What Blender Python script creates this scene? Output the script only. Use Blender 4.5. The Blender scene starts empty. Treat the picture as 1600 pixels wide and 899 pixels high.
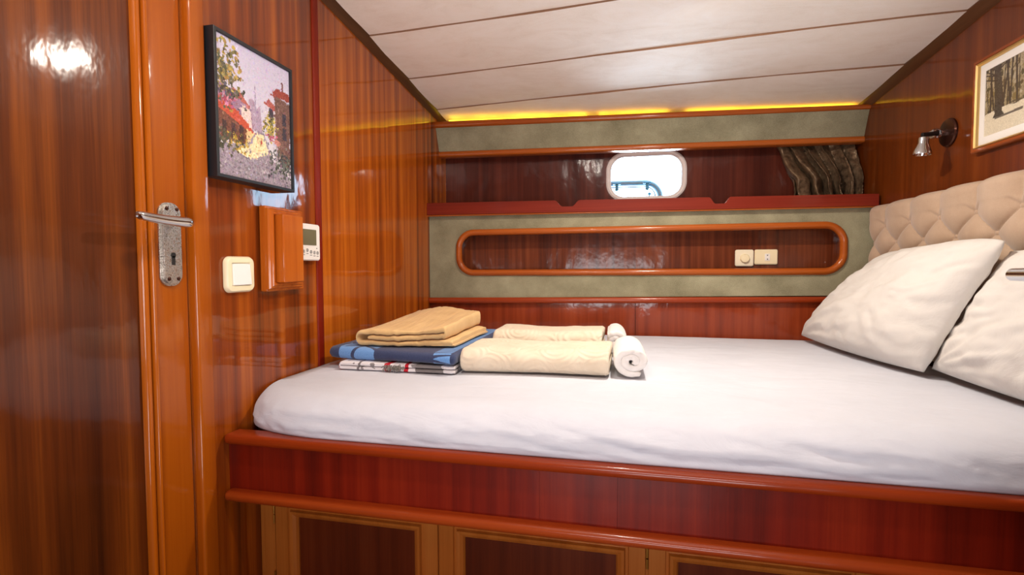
import bpy, bmesh, math, random
import numpy as np
from mathutils import Vector, Matrix, noise

random.seed(4)
scene = bpy.context.scene
PI = math.pi

# ------------------------------------------------------------------ camera, world, light, exposure
def rot(yaw, pitch, roll):
    return Matrix.Rotation(yaw, 3, 'Z') @ Matrix.Rotation(pitch, 3, 'X') @ Matrix.Rotation(roll, 3, 'Y')
cam_d = bpy.data.cameras.new('camera')
cam = bpy.data.objects.new('camera', cam_d)
scene.collection.objects.link(cam)
cam_d.sensor_width = 36.0
cam_d.lens = 796 / 1600 * 36
cam_d.clip_start = 0.02
R3 = rot(math.radians(12.62), math.radians(-2.56), math.radians(0.19)) @ Matrix.Rotation(PI / 2, 3, 'X')
cam.matrix_world = Matrix.Translation((1.0, 0.0, 1.0)) @ R3.to_4x4()
scene.camera = cam

scene.view_settings.view_transform = 'Standard'
scene.view_settings.look = 'None'
scene.view_settings.gamma = 1.0
scene.view_settings.use_curve_mapping = False
scene.view_settings.exposure = 0.0
scene.cycles.use_denoising = True
scene.cycles.max_bounces = 10
scene.cycles.diffuse_bounces = 6
scene.cycles.glossy_bounces = 5
scene.cycles.sample_clamp_indirect = 6.0
scene.cycles.caustics_reflective = False
scene.cycles.caustics_refractive = False

world = bpy.data.worlds.new('world')
scene.world = world
world.use_nodes = True
wb = world.node_tree.nodes['Background']
wb.inputs[0].default_value = (0.58, 0.78, 1.0, 1)
wb.inputs[1].default_value = 14.0

LAMP_W = 9.0          # each warm ceiling downlight
OVERHEAD_FILL_W = 2.0         # added soft overhead fill behind the viewer, standing in for daylight
REAR_FILL_W = 32.0         # added fill behind the viewer, tilted up to brighten the ceiling
FLOOR_FILL_W = 15.0         # added uplight near the floor, out of frame
LED_E = 5.0

def area(name, loc, size, power, color, rotx=0.0, roty=0.0, shape='DISK', spread=PI):
    d = bpy.data.lights.new(name, 'AREA')
    d.shape = shape
    d.size = size
    d.energy = power
    d.color = color
    d.spread = spread
    o = bpy.data.objects.new(name, d)
    o.location = loc
    o.rotation_euler = (rotx, roty, 0)
    scene.collection.objects.link(o)
    return o
area('overhead_fill', (1.0, -0.25, 2.06), 0.55, OVERHEAD_FILL_W, (0.88, 0.93, 1.0), rotx=math.radians(18), shape='SQUARE')  # unseen fill lamp added above and behind the camera

area('rear_up_fill', (0.80, -0.62, 0.85), 0.9, REAR_FILL_W, (0.95, 0.97, 1.0), rotx=math.radians(150), shape='SQUARE')  # added fill lamp aimed mostly upward, no visible source

# unseen fill lamp at floor level, added to lift ceiling and lockers
area('floor_level_fill', (1.0, -0.45, 0.06), 0.7, FLOOR_FILL_W, (0.97, 0.97, 1.0), rotx=math.radians(172), shape='SQUARE')
# daylight thrown up by the water outside, in through the porthole onto the ceiling
wl = area('water_glitter', (1.02, 3.62, 1.04), 0.62, 14.0, (0.80, 0.87, 1.0), spread=math.radians(100))
wl.rotation_euler = (Vector((1.02, 3.62, 1.04)) - Vector((1.17, 1.98, 1.80))).to_track_quat('Z', 'Y').to_euler()

# ------------------------------------------------------------------ helpers
def lin(v):
    v /= 255.0
    return v / 12.92 if v <= 0.04045 else ((v + 0.055) / 1.055) ** 2.4
def C(r, g, b):
    return (lin(r), lin(g), lin(b), 1.0)

def nn(nt, typ, **kw):
    n = nt.nodes.new(typ)
    for k, v in kw.items():
        setattr(n, k, v)
    return n
def new_mat(name):
    m = bpy.data.materials.new(name)
    m.use_nodes = True
    return m, m.node_tree, m.node_tree.nodes['Principled BSDF']
def ramp(nt, stops, interp='LINEAR'):
    r = nn(nt, 'ShaderNodeValToRGB')
    r.color_ramp.interpolation = interp
    el = r.color_ramp.elements
    while len(el) < len(stops):
        el.new(0.5)
    for e, (p, c) in zip(el, stops):
        e.position = p
        e.color = c
    return r
def coords(nt, scale, obj=False):
    if obj:
        g = nn(nt, 'ShaderNodeTexCoord'); out = g.outputs['Object']
    else:
        g = nn(nt, 'ShaderNodeNewGeometry'); out = g.outputs['Position']
    mp = nn(nt, 'ShaderNodeMapping')
    mp.inputs['Scale'].default_value = scale
    nt.links.new(out, mp.inputs['Vector'])
    return mp.outputs['Vector']
def noise_tex(nt, vec, scale, detail=4, rough=0.55, dist=0.0):
    n = nn(nt, 'ShaderNodeTexNoise')
    n.inputs['Scale'].default_value = scale
    n.inputs['Detail'].default_value = detail
    n.inputs['Roughness'].default_value = rough
    n.inputs['Distortion'].default_value = dist
    nt.links.new(vec, n.inputs['Vector'])
    return n.outputs['Fac']
def math_node(nt, op, a, b):
    m = nn(nt, 'ShaderNodeMath', operation=op)
    for i, v in enumerate((a, b)):
        if isinstance(v, (int, float)):
            m.inputs[i].default_value = v
        else:
            nt.links.new(v, m.inputs[i])
    return m.outputs[0]
def bump(nt, bs, hgt, strength, dist=0.01, sock='Normal', base=None):
    b = nn(nt, 'ShaderNodeBump')
    b.inputs['Strength'].default_value = strength
    b.inputs['Distance'].default_value = dist
    nt.links.new(hgt, b.inputs['Height'])
    if base is not None:
        nt.links.new(base, b.inputs['Normal'])
    nt.links.new(b.outputs[0], bs.inputs[sock])
    return b.outputs[0]

def wood(name, dark, mid, light, axis='Z', stripe=26.0, coat=0.62, coat_rough=0.09, wave=0.12, contrast=1.0, rough=0.5):
    """lacquered mahogany: ribbon figure running along one axis"""
    m, nt, bs = new_mat(name)
    def sc(along, across):
        return {'Z': (across, across, along), 'X': (along, across, across), 'Y': (across, along, across)}[axis]
    v1 = coords(nt, sc(0.022, 1.0))
    n1 = noise_tex(nt, v1, stripe, 2, 0.5, 0.2)
    v2 = coords(nt, sc(0.03, 1.0))
    n2 = noise_tex(nt, v2, stripe * 0.22, 2, 0.5)
    v3 = coords(nt, sc(0.02, 1.0))
    n3 = noise_tex(nt, v3, stripe * 9, 2, 0.7)
    s = math_node(nt, 'ADD', math_node(nt, 'MULTIPLY', n1, 0.52 * contrast), math_node(nt, 'MULTIPLY', n2, 0.33))
    s = math_node(nt, 'ADD', s, math_node(nt, 'MULTIPLY', n3, 0.18))
    off = 0.5 * (0.52 * contrast + 0.33 + 0.18)
    s = math_node(nt, 'ADD', s, 0.5 - off)
    r = ramp(nt, [(0.30, dark), (0.50, mid), (0.70, light)])
    nt.links.new(s, r.inputs[0])
    nt.links.new(r.outputs[0], bs.inputs['Base Color'])
    bs.inputs['Roughness'].default_value = rough
    bs.inputs['Specular IOR Level'].default_value = 0.12
    bs.inputs['Coat Weight'].default_value = coat
    bs.inputs['Coat Roughness'].default_value = coat_rough
    vw = coords(nt, sc(0.5, 1.0))
    w = noise_tex(nt, vw, 7.0, 2, 0.5)
    w2 = noise_tex(nt, coords(nt, sc(0.6, 1.0)), 45.0, 2, 0.5)
    ws = math_node(nt, 'ADD', w, math_node(nt, 'MULTIPLY', w2, 0.10))
    bump(nt, bs, ws, wave * 1.3, 0.02, 'Coat Normal')
    bump(nt, bs, n3, 0.06, 0.002)
    return m

def plain(name, col, rough=0.5, metal=0.0, coat=0.0, spec=0.5, bscale=0, bstr=0.0):
    m, nt, bs = new_mat(name)
    bs.inputs['Base Color'].default_value = col
    bs.inputs['Roughness'].default_value = rough
    bs.inputs['Metallic'].default_value = metal
    bs.inputs['Coat Weight'].default_value = coat
    bs.inputs['Specular IOR Level'].default_value = spec
    if bscale:
        bump(nt, bs, noise_tex(nt, coords(nt, (1, 1, 1), True), bscale, 3), bstr, 0.004)
    return m
def fabric(name, c1, c2, vscale=3.0, weave=900.0, wstr=0.25, rough=0.9, sheen=0.2, crease=0.0, cscale=(1, 1, 1)):
    m, nt, bs = new_mat(name)
    v = coords(nt, (1, 1, 1))
    n = noise_tex(nt, v, vscale, 5, 0.65)
    f = noise_tex(nt, v, weave, 2, 0.8)
    s = math_node(nt, 'ADD', math_node(nt, 'MULTIPLY', n, 0.6), math_node(nt, 'MULTIPLY', f, 0.4))
    r = ramp(nt, [(0.35, c1), (0.65, c2)])
    nt.links.new(s, r.inputs[0])
    nt.links.new(r.outputs[0], bs.inputs['Base Color'])
    bs.inputs['Roughness'].default_value = rough
    bs.inputs['Specular IOR Level'].default_value = 0.15
    bs.inputs['Sheen Weight'].default_value = sheen
    base = None
    if crease:
        cv = coords(nt, cscale)
        cn = noise_tex(nt, cv, 7.0, 5, 0.5, 0.8)
        b0 = nn(nt, 'ShaderNodeBump')
        b0.inputs['Strength'].default_value = crease
        b0.inputs['Distance'].default_value = 0.03
        nt.links.new(cn, b0.inputs['Height'])
        base = b0.outputs[0]
    bump(nt, bs, f, wstr, 0.002, base=base)
    return m

def sset(o, label=None, cat=None, group=None, kind=None):
    for k, v in (('label', label), ('category', cat), ('group', group), ('kind', kind)):
        if v:
            o[k] = v
    return o
def empty(name, loc, label=None, cat=None, group=None, kind=None):
    o = bpy.data.objects.new(name, None)
    o.empty_display_size = 0.05
    o.location = loc
    scene.collection.objects.link(o)
    return sset(o, label, cat, group, kind)

def rr(cx, cy, w, h, r, n=10):
    """rounded rectangle: list of (u, v, nu, nv); r=0 gives mitred corners"""
    if r <= 0:
        return [(cx + sx * w / 2, cy + sy * h / 2, sx, sy) for sx, sy in ((1, -1), (1, 1), (-1, 1), (-1, -1))]
    out = []
    for k, (sx, sy) in enumerate(((1, -1), (1, 1), (-1, 1), (-1, -1))):
        a0 = -PI / 2 + k * PI / 2
        for i in range(n + 1):
            a = a0 + i * PI / 2 / n
            nu, nv = math.cos(a), math.sin(a)
            out.append((cx + sx * (w / 2 - r) + r * nu, cy + sy * (h / 2 - r) + r * nv, nu, nv))
    return out

class MB:
    def __init__(self):
        self.v = []; self.f = []
    def add(self, vs, fs):
        k = len(self.v)
        self.v += [tuple(p) for p in vs]
        self.f += [tuple(i + k for i in f) for f in fs]
        return self
    def box(self, x0, x1, y0, y1, z0, z1):
        return self.hexa([(x0, y0, z0), (x1, y0, z0), (x1, y1, z0), (x0, y1, z0), (x0, y0, z1), (x1, y0, z1), (x1, y1, z1), (x0, y1, z1)])
    def hexa(self, p):
        return self.add(p, [(0, 3, 2, 1), (4, 5, 6, 7), (0, 1, 5, 4), (1, 2, 6, 5), (2, 3, 7, 6), (3, 0, 4, 7)])
    def grid(self, fn, nu, nv, close_u=False):
        vs = [fn(i / (nu if close_u else nu - 1), j / (nv - 1)) for j in range(nv) for i in range(nu)]
        fs = []
        for j in range(nv - 1):
            for i in range(nu if close_u else nu - 1):
                a, b = j * nu + i, j * nu + (i + 1) % nu
                fs.append((a, b, b + nu, a + nu))
        return self.add(vs, fs)
    def tube(self, pts, rad, n=12, cap=True):
        pts = [Vector(p) for p in pts]
        rs = rad if isinstance(rad, (list, tuple)) else [rad] * len(pts)
        k0 = len(self.v)
        up = Vector((0.13, 0.21, 1)).normalized()
        for i, p in enumerate(pts):
            t = (pts[min(i + 1, len(pts) - 1)] - pts[max(i - 1, 0)]).normalized()
            a = t.cross(up)
            if a.length < 0.05:
                a = t.cross(Vector((1, 0, 0)))
            a.normalize(); b = t.cross(a).normalized()
            for j in range(n):
                q = 2 * PI * j / n
                self.v.append(tuple(p + a * math.cos(q) * rs[i] + b * math.sin(q) * rs[i]))
        for i in range(len(pts) - 1):
            for j in range(n):
                a, b = k0 + i * n + j, k0 + i * n + (j + 1) % n
                self.f.append((a, b, b + n, a + n))
        if cap:
            self.f.append(tuple(k0 + j for j in range(n))[::-1])
            self.f.append(tuple(k0 + (len(pts) - 1) * n + j for j in range(n)))
        return self
    def lathe(self, prof, org, axis, n=32):
        """prof: (radius, height along axis)"""
        ax = Vector(axis).normalized()
        a = ax.cross(Vector((0, 0, 1)) if abs(ax.z) < 0.9 else Vector((1, 0, 0))).normalized()
        b = ax.cross(a)
        k0 = len(self.v); o = Vector(org)
        for r, h in prof:
            for j in range(n):
                q = 2 * PI * j / n
                self.v.append(tuple(o + ax * h + (a * math.cos(q) + b * math.sin(q)) * r))
        for i in range(len(prof) - 1):
            for j in range(n):
                p, q = k0 + i * n + j, k0 + i * n + (j + 1) % n
                self.f.append((p, q, q + n, p + n))
        self.f.append(tuple(k0 + j for j in range(n))[::-1])
        self.f.append(tuple(k0 + (len(prof) - 1) * n + j for j in range(n)))
        return self
    def sweep(self, path, prof, mp):
        """closed path of (u,v,nu,nv); closed profile of (outward, depth); mp(u,v,d)->xyz"""
        k0 = len(self.v); n = len(prof); m = len(path)
        for (u, v, nu, nv) in path:
            for (o, d) in prof:
                self.v.append(tuple(mp(u + nu * o, v + nv * o, d)))
        for i in range(m):
            for j in range(n):
                a = k0 + i * n + j; b = k0 + i * n + (j + 1) % n
                c = k0 + ((i + 1) % m) * n + (j + 1) % n; e = k0 + ((i + 1) % m) * n + j
                self.f.append((a, b, c, e))
        return self
    def plate(self, outer, holes, mp, d0, d1):
        loops = [outer] + list(holes)
        bm = bmesh.new()
        edges = []
        for lp in loops:
            vs = [bm.verts.new((p[0], p[1], 0)) for p in lp]
            for i in range(len(vs)):
                edges.append(bm.edges.new((vs[i], vs[(i + 1) % len(vs)])))
        bmesh.ops.triangle_fill(bm, edges=edges, use_beauty=True)
        bm.verts.index_update()
        base = [v.co.copy() for v in bm.verts]
        tris = [[v.index for v in f.verts] for f in bm.faces]
        bm.free()
        k0 = len(self.v); n = len(base)
        self.v += [tuple(mp(p.x, p.y, d0)) for p in base] + [tuple(mp(p.x, p.y, d1)) for p in base]
        for t in tris:
            self.f.append(tuple(k0 + i for i in t)); self.f.append(tuple(k0 + n + i for i in reversed(t)))
        k = 0
        for lp in loops:
            m = len(lp)
            for i in range(m):
                a, b = k0 + k + i, k0 + k + (i + 1) % m
                self.f.append((a, b, b + n, a + n))
            k += m
        return self
    def build(self, name, mat, parent=None, bevel=0.0, smooth=True, sharp=35, subsurf=0, seg=2, org=None):
        me = bpy.data.meshes.new(name)
        vs = np.array(self.v, dtype=float)
        lo, hi = vs.min(0), vs.max(0)
        c = Vector(org) if org else Vector(((lo[0] + hi[0]) / 2, (lo[1] + hi[1]) / 2, lo[2] if parent is None else (lo[2] + hi[2]) / 2))
        me.from_pydata([tuple(Vector(p) - c) for p in self.v], [], self.f)
        me.validate()
        bm = bmesh.new(); bm.from_mesh(me)
        bmesh.ops.recalc_face_normals(bm, faces=bm.faces)
        bm.to_mesh(me); bm.free()
        if smooth:
            for p in me.polygons:
                p.use_smooth = True
            me.set_sharp_from_angle(angle=math.radians(sharp))
        me.materials.append(mat)
        o = bpy.data.objects.new(name, me)
        scene.collection.objects.link(o)
        if parent is not None:
            pw = Vector(parent.location)
            q = parent.parent
            while q is not None:
                pw += Vector(q.location); q = q.parent
            o.parent = parent
            o.location = c - pw
        else:
            o.location = c
        if bevel:
            b = o.modifiers.new('bevel', 'BEVEL'); b.width = bevel; b.segments = seg; b.limit_method = 'ANGLE'
            b.angle_limit = math.radians(40); b.harden_normals = False
        if subsurf:
            s = o.modifiers.new('subdivision', 'SUBSURF'); s.levels = subsurf; s.render_levels = subsurf
        return o
def struct(o):
    o['kind'] = 'structure'
    return o
def half_round(w, h, n=8):
    """profile across a bead: width w, height h, flat at depth 0"""
    return [(w * (0.5 - 0.5 * math.cos(PI * i / n)) - w / 2, h * math.sin(PI * i / n)) for i in range(n + 1)]
def fbm(p, s=1.0, o=4):
    return noise.fractal(Vector(p) * s, 1.0, 2.0, o)

# ------------------------------------------------------------------ materials
W_DOOR = wood('sapele_door_panel', C(40, 13, 2), C(86, 37, 6), C(132, 66, 14), stripe=25, contrast=1.2)
W_STILE = wood('honey_mahogany', C(126, 52, 3), C(160, 77, 6), C(182, 97, 16), stripe=14, contrast=0.6)
W_LEFT = wood('sapele_left', C(66, 22, 2), C(134, 58, 6), C(182, 94, 18), stripe=27, contrast=1.3, coat=1.0, coat_rough=0.05, wave=0.07)
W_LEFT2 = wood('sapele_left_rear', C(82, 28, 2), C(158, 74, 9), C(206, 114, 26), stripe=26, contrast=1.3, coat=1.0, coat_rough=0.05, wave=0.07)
W_RIGHT = wood('sapele_right', C(74, 30, 4), C(106, 47, 8), C(134, 66, 16), stripe=30, contrast=0.8)
W_BACK = wood('dark_mahogany', C(58, 19, 11), C(84, 32, 19), C(110, 50, 32), stripe=40, contrast=0.9, coat_rough=0.13, wave=0.25)
W_NICHE = wood('niche_mahogany', C(66, 26, 11), C(102, 46, 20), C(130, 66, 34), stripe=46, contrast=1.1, coat_rough=0.13, wave=0.2)
W_LOW = wood('red_mahogany_panel', C(104, 36, 13), C(138, 54, 22), C(162, 72, 34), stripe=40, contrast=0.8, wave=0.2)
W_FRONT = wood('deep_red_mahogany', C(80, 14, 4), C(116, 25, 6), C(140, 40, 12), stripe=30, contrast=0.9, coat=0.16, coat_rough=0.30)
W_RAIL = wood('rail_mahogany', C(112, 32, 7), C(146, 52, 12), C(170, 74, 24), axis='X', stripe=16, contrast=0.6, coat_rough=0.16)
W_LIP = wood('lip_mahogany', C(84, 22, 12), C(118, 35, 20), C(148, 54, 34), axis='X', stripe=16, contrast=0.6, coat_rough=0.16)
W_TRIM = wood('orange_trim', C(140, 60, 14), C(170, 84, 24), C(190, 104, 40), axis='X', stripe=16, contrast=0.6, coat_rough=0.15)
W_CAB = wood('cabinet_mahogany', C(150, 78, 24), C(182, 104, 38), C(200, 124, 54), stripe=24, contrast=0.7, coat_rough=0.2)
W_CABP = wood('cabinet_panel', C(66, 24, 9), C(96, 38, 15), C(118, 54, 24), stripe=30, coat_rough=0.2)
W_BOX = wood('oak_box', C(140, 60, 8), C(176, 86, 18), C(200, 112, 36), stripe=46, contrast=0.9)
W_DARKTRIM = wood('dark_brown_trim', C(64, 38, 22), C(90, 58, 36), C(108, 72, 46), axis='Y', stripe=16, coat=0.4, coat_rough=0.3)
W_FRAME = wood('picture_frame_wood', C(110, 46, 12), C(140, 66, 20), C(160, 84, 32), axis='Y', stripe=20)
M_CEIL = None
def ceiling_mat():
    m, nt, bs = new_mat('padded_vinyl_ceiling')
    v = coords(nt, (1, 1, 1))
    n = noise_tex(nt, v, 2.2, 6, 0.65, 0.5)
    f = noise_tex(nt, v, 260, 3, 0.8)
    st = noise_tex(nt, coords(nt, (1.0, 2.5, 1)), 5.0, 6, 0.7, 1.2)
    s = math_node(nt, 'ADD', math_node(nt, 'MULTIPLY', n, 0.5), math_node(nt, 'MULTIPLY', st, 0.5))
    s = math_node(nt, 'ADD', s, math_node(nt, 'MULTIPLY', math_node(nt, 'SUBTRACT', f, 0.5), 0.25))
    r = ramp(nt, [(0.28, C(232, 221, 206)), (0.5, C(246, 239, 228)), (0.7, C(251, 247, 240))])
    nt.links.new(s, r.inputs[0]); nt.links.new(r.outputs[0], bs.inputs['Base Color'])
    bs.inputs['Roughness'].default_value = 0.7
    bs.inputs['Specular IOR Level'].default_value = 0.25
    bump(nt, bs, f, 0.12, 0.002)
    return m
M_CEIL = ceiling_mat()
M_CARPET = fabric('olive_carpet', C(122, 117, 92), C(172, 167, 138), 5.0, 300, 0.6, 0.95, 0.1)
M_SHEET = fabric('white_sheet', C(196, 199, 209), C(209, 211, 220), 3.0, 1500, 0.08, 0.85, 0.1, crease=0.24, cscale=(0.7, 1.3, 1.5))
M_PILLOW = fabric('pillow_cotton', C(206, 202, 196), C(218, 214, 208), 3.0, 1500, 0.08, 0.85, 0.1, crease=0.3, cscale=(1.2, 0.8, 1.0))
M_HEAD = fabric('beige_suede', C(170, 144, 120), C(194, 168, 144), 5.0, 700, 0.15, 0.85, 0.35)
M_TAN = fabric('tan_wool', C(214, 174, 118), C(232, 196, 140), 9.0, 900, 0.5, 0.95, 0.2)
M_CREAM = fabric('cream_terry', C(228, 210, 184), C(242, 227, 204), 12.0, 700, 0.7, 0.95, 0.25)
M_WHITE_T = fabric('white_terry', C(236, 232, 228), C(246, 243, 240), 12.0, 700, 0.6, 0.95, 0.2)
M_CHROME = plain('chrome', (0.62, 0.62, 0.63, 1), 0.12, 1.0)
def worn_chrome():
    m, nt, bs = new_mat('worn_chrome')
    v = coords(nt, (1, 1, 1))
    n = noise_tex(nt, v, 220, 4, 0.7)
    r = ramp(nt, [(0.34, C(110, 100, 88)), (0.52, C(206, 200, 192))])
    nt.links.new(n, r.inputs[0]); nt.links.new(r.outputs[0], bs.inputs['Base Color'])
    bs.inputs['Metallic'].default_value = 0.9
    rr_ = ramp(nt, [(0.4, (0.5, 0.5, 0.5, 1)), (0.6, (0.2, 0.2, 0.2, 1))])
    nt.links.new(n, rr_.inputs[0]); nt.links.new(rr_.outputs[0], bs.inputs['Roughness'])
    bump(nt, bs, n, 0.2, 0.002)
    return m
M_WORN = worn_chrome()
M_BRASS = plain('brass', C(196, 150, 70), 0.3, 1.0)
M_GOLD = plain('gilt', C(226, 192, 124), 0.35, 0.8)
M_BLACK = plain('black_plastic', C(16, 16, 17), 0.35)
M_BLKFRAME = plain('black_frame', C(24, 24, 28), 0.45)
M_IVORY = plain('aged_ivory_plastic', C(236, 226, 200), 0.35)
M_IVORY2 = plain('yellowed_plastic', C(240, 226, 188), 0.35)
M_WPLAST = plain('white_plastic', C(240, 236, 230), 0.3)
M_DARKHOLE = plain('dark_hole', C(20, 16, 14), 0.7)
M_LCD = plain('lcd_grey_green', C(112, 108, 84), 0.15, bscale=0)
M_GREYINK = plain('grey_ink', C(110, 108, 108), 0.5)
M_PORT = plain('porthole_plastic', C(232, 222, 218), 0.35, bscale=60, bstr=0.05)
M_BROWNMETAL = plain('bronzed_metal', C(74, 44, 34), 0.25, 0.8)
M_MAT = plain('white_mount', C(232, 228, 222), 0.8)

# ------------------------------------------------------------------ room shell
XR, YB, YF = 2.06, 2.76, -0.9
def zl(y): return 1.91 - 0.1 * (y - 1.61)
def zr(y): return 1.79 - 0.076 * (y - 1.85)
def cz(x, y): return zl(y) + (zr(y) - zl(y)) * x / XR

struct(MB().box(-0.06, XR + 0.06, YF - 0.06, YB + 0.06, -0.05, 0.0).build('floor', wood('floor_wood', C(52, 24, 10), C(78, 38, 16), C(96, 52, 24), axis='X', stripe=12)))
# left bulkhead: two veneered fields, the doorway and the wall nearer the viewer
b = MB()
b.box(-0.05, 0.0, 1.0, 1.505, 0.0, 2.02)
struct(MB().box(-0.05, 0.0, 1.5325, YB + 0.05, 0.0, 2.02).build('wall_left_rear', W_LEFT2))
b.box(-0.05, -0.012, 1.5, 1.54, 0.0, 2.02)
b.box(-0.05, 0.0, YF, 0.06, 0.0, 2.25)
b.box(-0.05, 0.0, 0.06, 1.0, 1.93, 2.2)
struct(b.build('wall_left', W_LEFT))
struct(MB().box(XR, XR + 0.05, YF, YB + 0.05, 0.0, 2.15).build('wall_right', W_RIGHT))
struct(MB().box(-0.05, XR + 0.05, YF - 0.05, YF, 0.0, 2.3).build('wall_front', W_RIGHT))
# hull side with the porthole cut through it
PX0, PX1, PZ0, PZ1 = 0.914, 1.280, 1.348, 1.566
pcx, pcz, pw, ph = (PX0 + PX1) / 2, (PZ0 + PZ1) / 2, PX1 - PX0, PZ1 - PZ0
struct(MB().plate(rr(1.03, 0.95, 2.16, 1.96, 0), [rr(pcx, pcz, pw, ph, 0.075, 12)], lambda u, v, d: (u, d, v), YB, YB + 0.05).build('wall_back', W_BACK, smooth=False))

# ceiling: padded strips with open seams
def seam(k, x): return 1.84 + 0.355 * k - 0.145 * x + 0.012 * math.sin(2.2 * x + k)
b = MB()
for k in range(-8, 4):
    def fn(u, v, k=k):
        x = -0.03 + u * (XR + 0.06)
        y0, y1 = seam(k - 1, x), seam(k, x)
        if k == 3: y1 = YB + 0.02
        y0 = max(y0, YF - 0.05) if y1 > YF else y0
        y = y0 + (y1 - y0) * v
        z = cz(x, y)
        if 0.02 < v < 0.98:
            z -= 0.004 * math.sin(PI * v) + 0.003 * (1 - v)
            z -= 0.0045 * max(0.0, 1 - abs(x - (1.25 if k == 2 else 0.9)) / 0.35) * (1 - v) * (1 if k in (2, 3) else 0.4)
            z += 0.0016 * fbm((x * 3, y * 6, k), 1.0, 3)
        else:
            z += 0.006
        return (x, y, z)
    vs = [0.0, 0.0052, 0.03] + [0.08 + 0.87 * i / 9 for i in range(10)] + [0.975, 0.9948, 1.0]
    nu = 60; k0 = len(b.v)
    for v in vs:
        vv = 0.0 if v < 0.004 else (1.0 if v > 0.997 else min(max(v, 0.021), 0.979))
        for i in range(nu):
            x, y, z = fn(i / (nu - 1), v)
            if 0.004 < v < 0.997 and not (0.02 < v < 0.98):
                z = fn(i / (nu - 1), vv)[2]
            b.v.append((x, y, z))
    for j in range(len(vs) - 1):
        for i in range(nu - 1):
            a = k0 + j * nu + i
            b.f.append((a, a + 1, a + 1 + nu, a + nu))
ceil_o = struct(b.build('ceiling', M_CEIL, sharp=50))
ceil_o.data.materials.append(plain('seam_shade', C(150, 112, 84), 0.9))  # shade of the gaps between strips, painted onto the seam faces
rows = 16 - 1
for p in ceil_o.data.polygons:
    j = (min(p.vertices) // 60) % 16
    if j in (0, 14):
        p.material_index = 1
struct(MB().hexa([(-0.06, YF - 0.06, cz(0, YF) + 0.03), (XR + 0.06, YF - 0.06, cz(XR, YF) + 0.03), (XR + 0.06, YB + 0.06, cz(XR, YB) + 0.03), (-0.06, YB + 0.06, cz(0, YB) + 0.03),
                  (-0.06, YF - 0.06, 2.5), (XR + 0.06, YF - 0.06, 2.5), (XR + 0.06, YB + 0.06, 2.5), (-0.06, YB + 0.06, 2.5)]).build('trim_1', M_DARKHOLE, smooth=False))

# dark brown beads where the ceiling meets the bulkheads
def ceil_trim(name, x0, sgn, zf):
    prof = [(0, 0.004), (0.030, 0.004), (0.030, -0.004), (0.024, -0.013), (0.010, -0.026), (0, -0.030)]
    b = MB(); n = 40; m = len(prof)
    for i in range(n):
        y = YF + (YB - YF) * i / (n - 1)
        for (o, d) in prof:
            b.v.append((x0 + sgn * o, y, zf(y) + d))
    for i in range(n - 1):
        for j in range(m):
            a, c = i * m + j, i * m + (j + 1) % m
            b.f.append((a, c, c + m, a + m))
    b.f.append(tuple(range(m))); b.f.append(tuple((n - 1) * m + j for j in range(m)))
    return struct(b.build(name, W_DARKTRIM, sharp=25))
ceil_trim('trim_2', 0.0, 1, zl)
ceil_trim('trim_3', XR, -1, zr)

# door frame casing and the corner batten of the left bulkhead
def bar_z(b, y0, y1, x0, x1, z0, z1, r):
    prof = rr((x0 + x1) / 2, (y0 + y1) / 2, x1 - x0, y1 - y0, r, 5)
    return b.plate(prof, [], lambda u, v, d: (u, v, d), z0, z1)
b = MB()
bar_z(b, 1.002, 1.048, -0.02, 0.020, 0.0, 1.97, 0.007)
bar_z(b, 0.02, 0.066, -0.02, 0.020, 0.0, 1.97, 0.007)
b.box(-0.02, 0.020, 0.066, 1.002, 1.932, 1.97)
struct(b.build('trim_4', W_STILE))
b = MB(); bar_z(b, 1.503, 1.536, -0.03, 0.006, 0.45, 1.93, 0.005)
struct(b.build('trim_5', W_FRONT))

# door
door = struct(empty('door_1', (-0.02, 0.53, 0.0)))
MB().box(-0.035, -0.012, 0.155, 0.886, 0.03, 1.85).build('door_panel', W_DOOR, door)
b = MB()
for y0, y1 in ((0.905, 0.996), (0.072, 0.135)):
    bar_z(b, y0, y1, -0.04, 0.0, 0.01, 1.925, 0.003)
b.box(-0.04, 0.0, 0.135, 0.905, 1.85, 1.925).box(-0.04, 0.0, 0.135, 0.905, 0.01, 0.09)
b.build('door_frame', W_STILE, door)
b = MB()
for (o, w, h) in ((0.0, 0.018, 0.014), (0.014, 0.010, 0.008), (-0.003, 0.006, 0.004)):
    b.sweep(rr(0.52, 0.97, 0.744 + 2 * o, 1.76 + 2 * o, 0), [(p, -0.012 + 0.012 * (o > 0.01) + q) for p, q in half_round(w, h)] + [(w / 2, -0.03), (-w / 2, -0.03)],
            lambda u, v, d: (d, u, v))
b.build('door_moulding', W_STILE, door)

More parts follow.
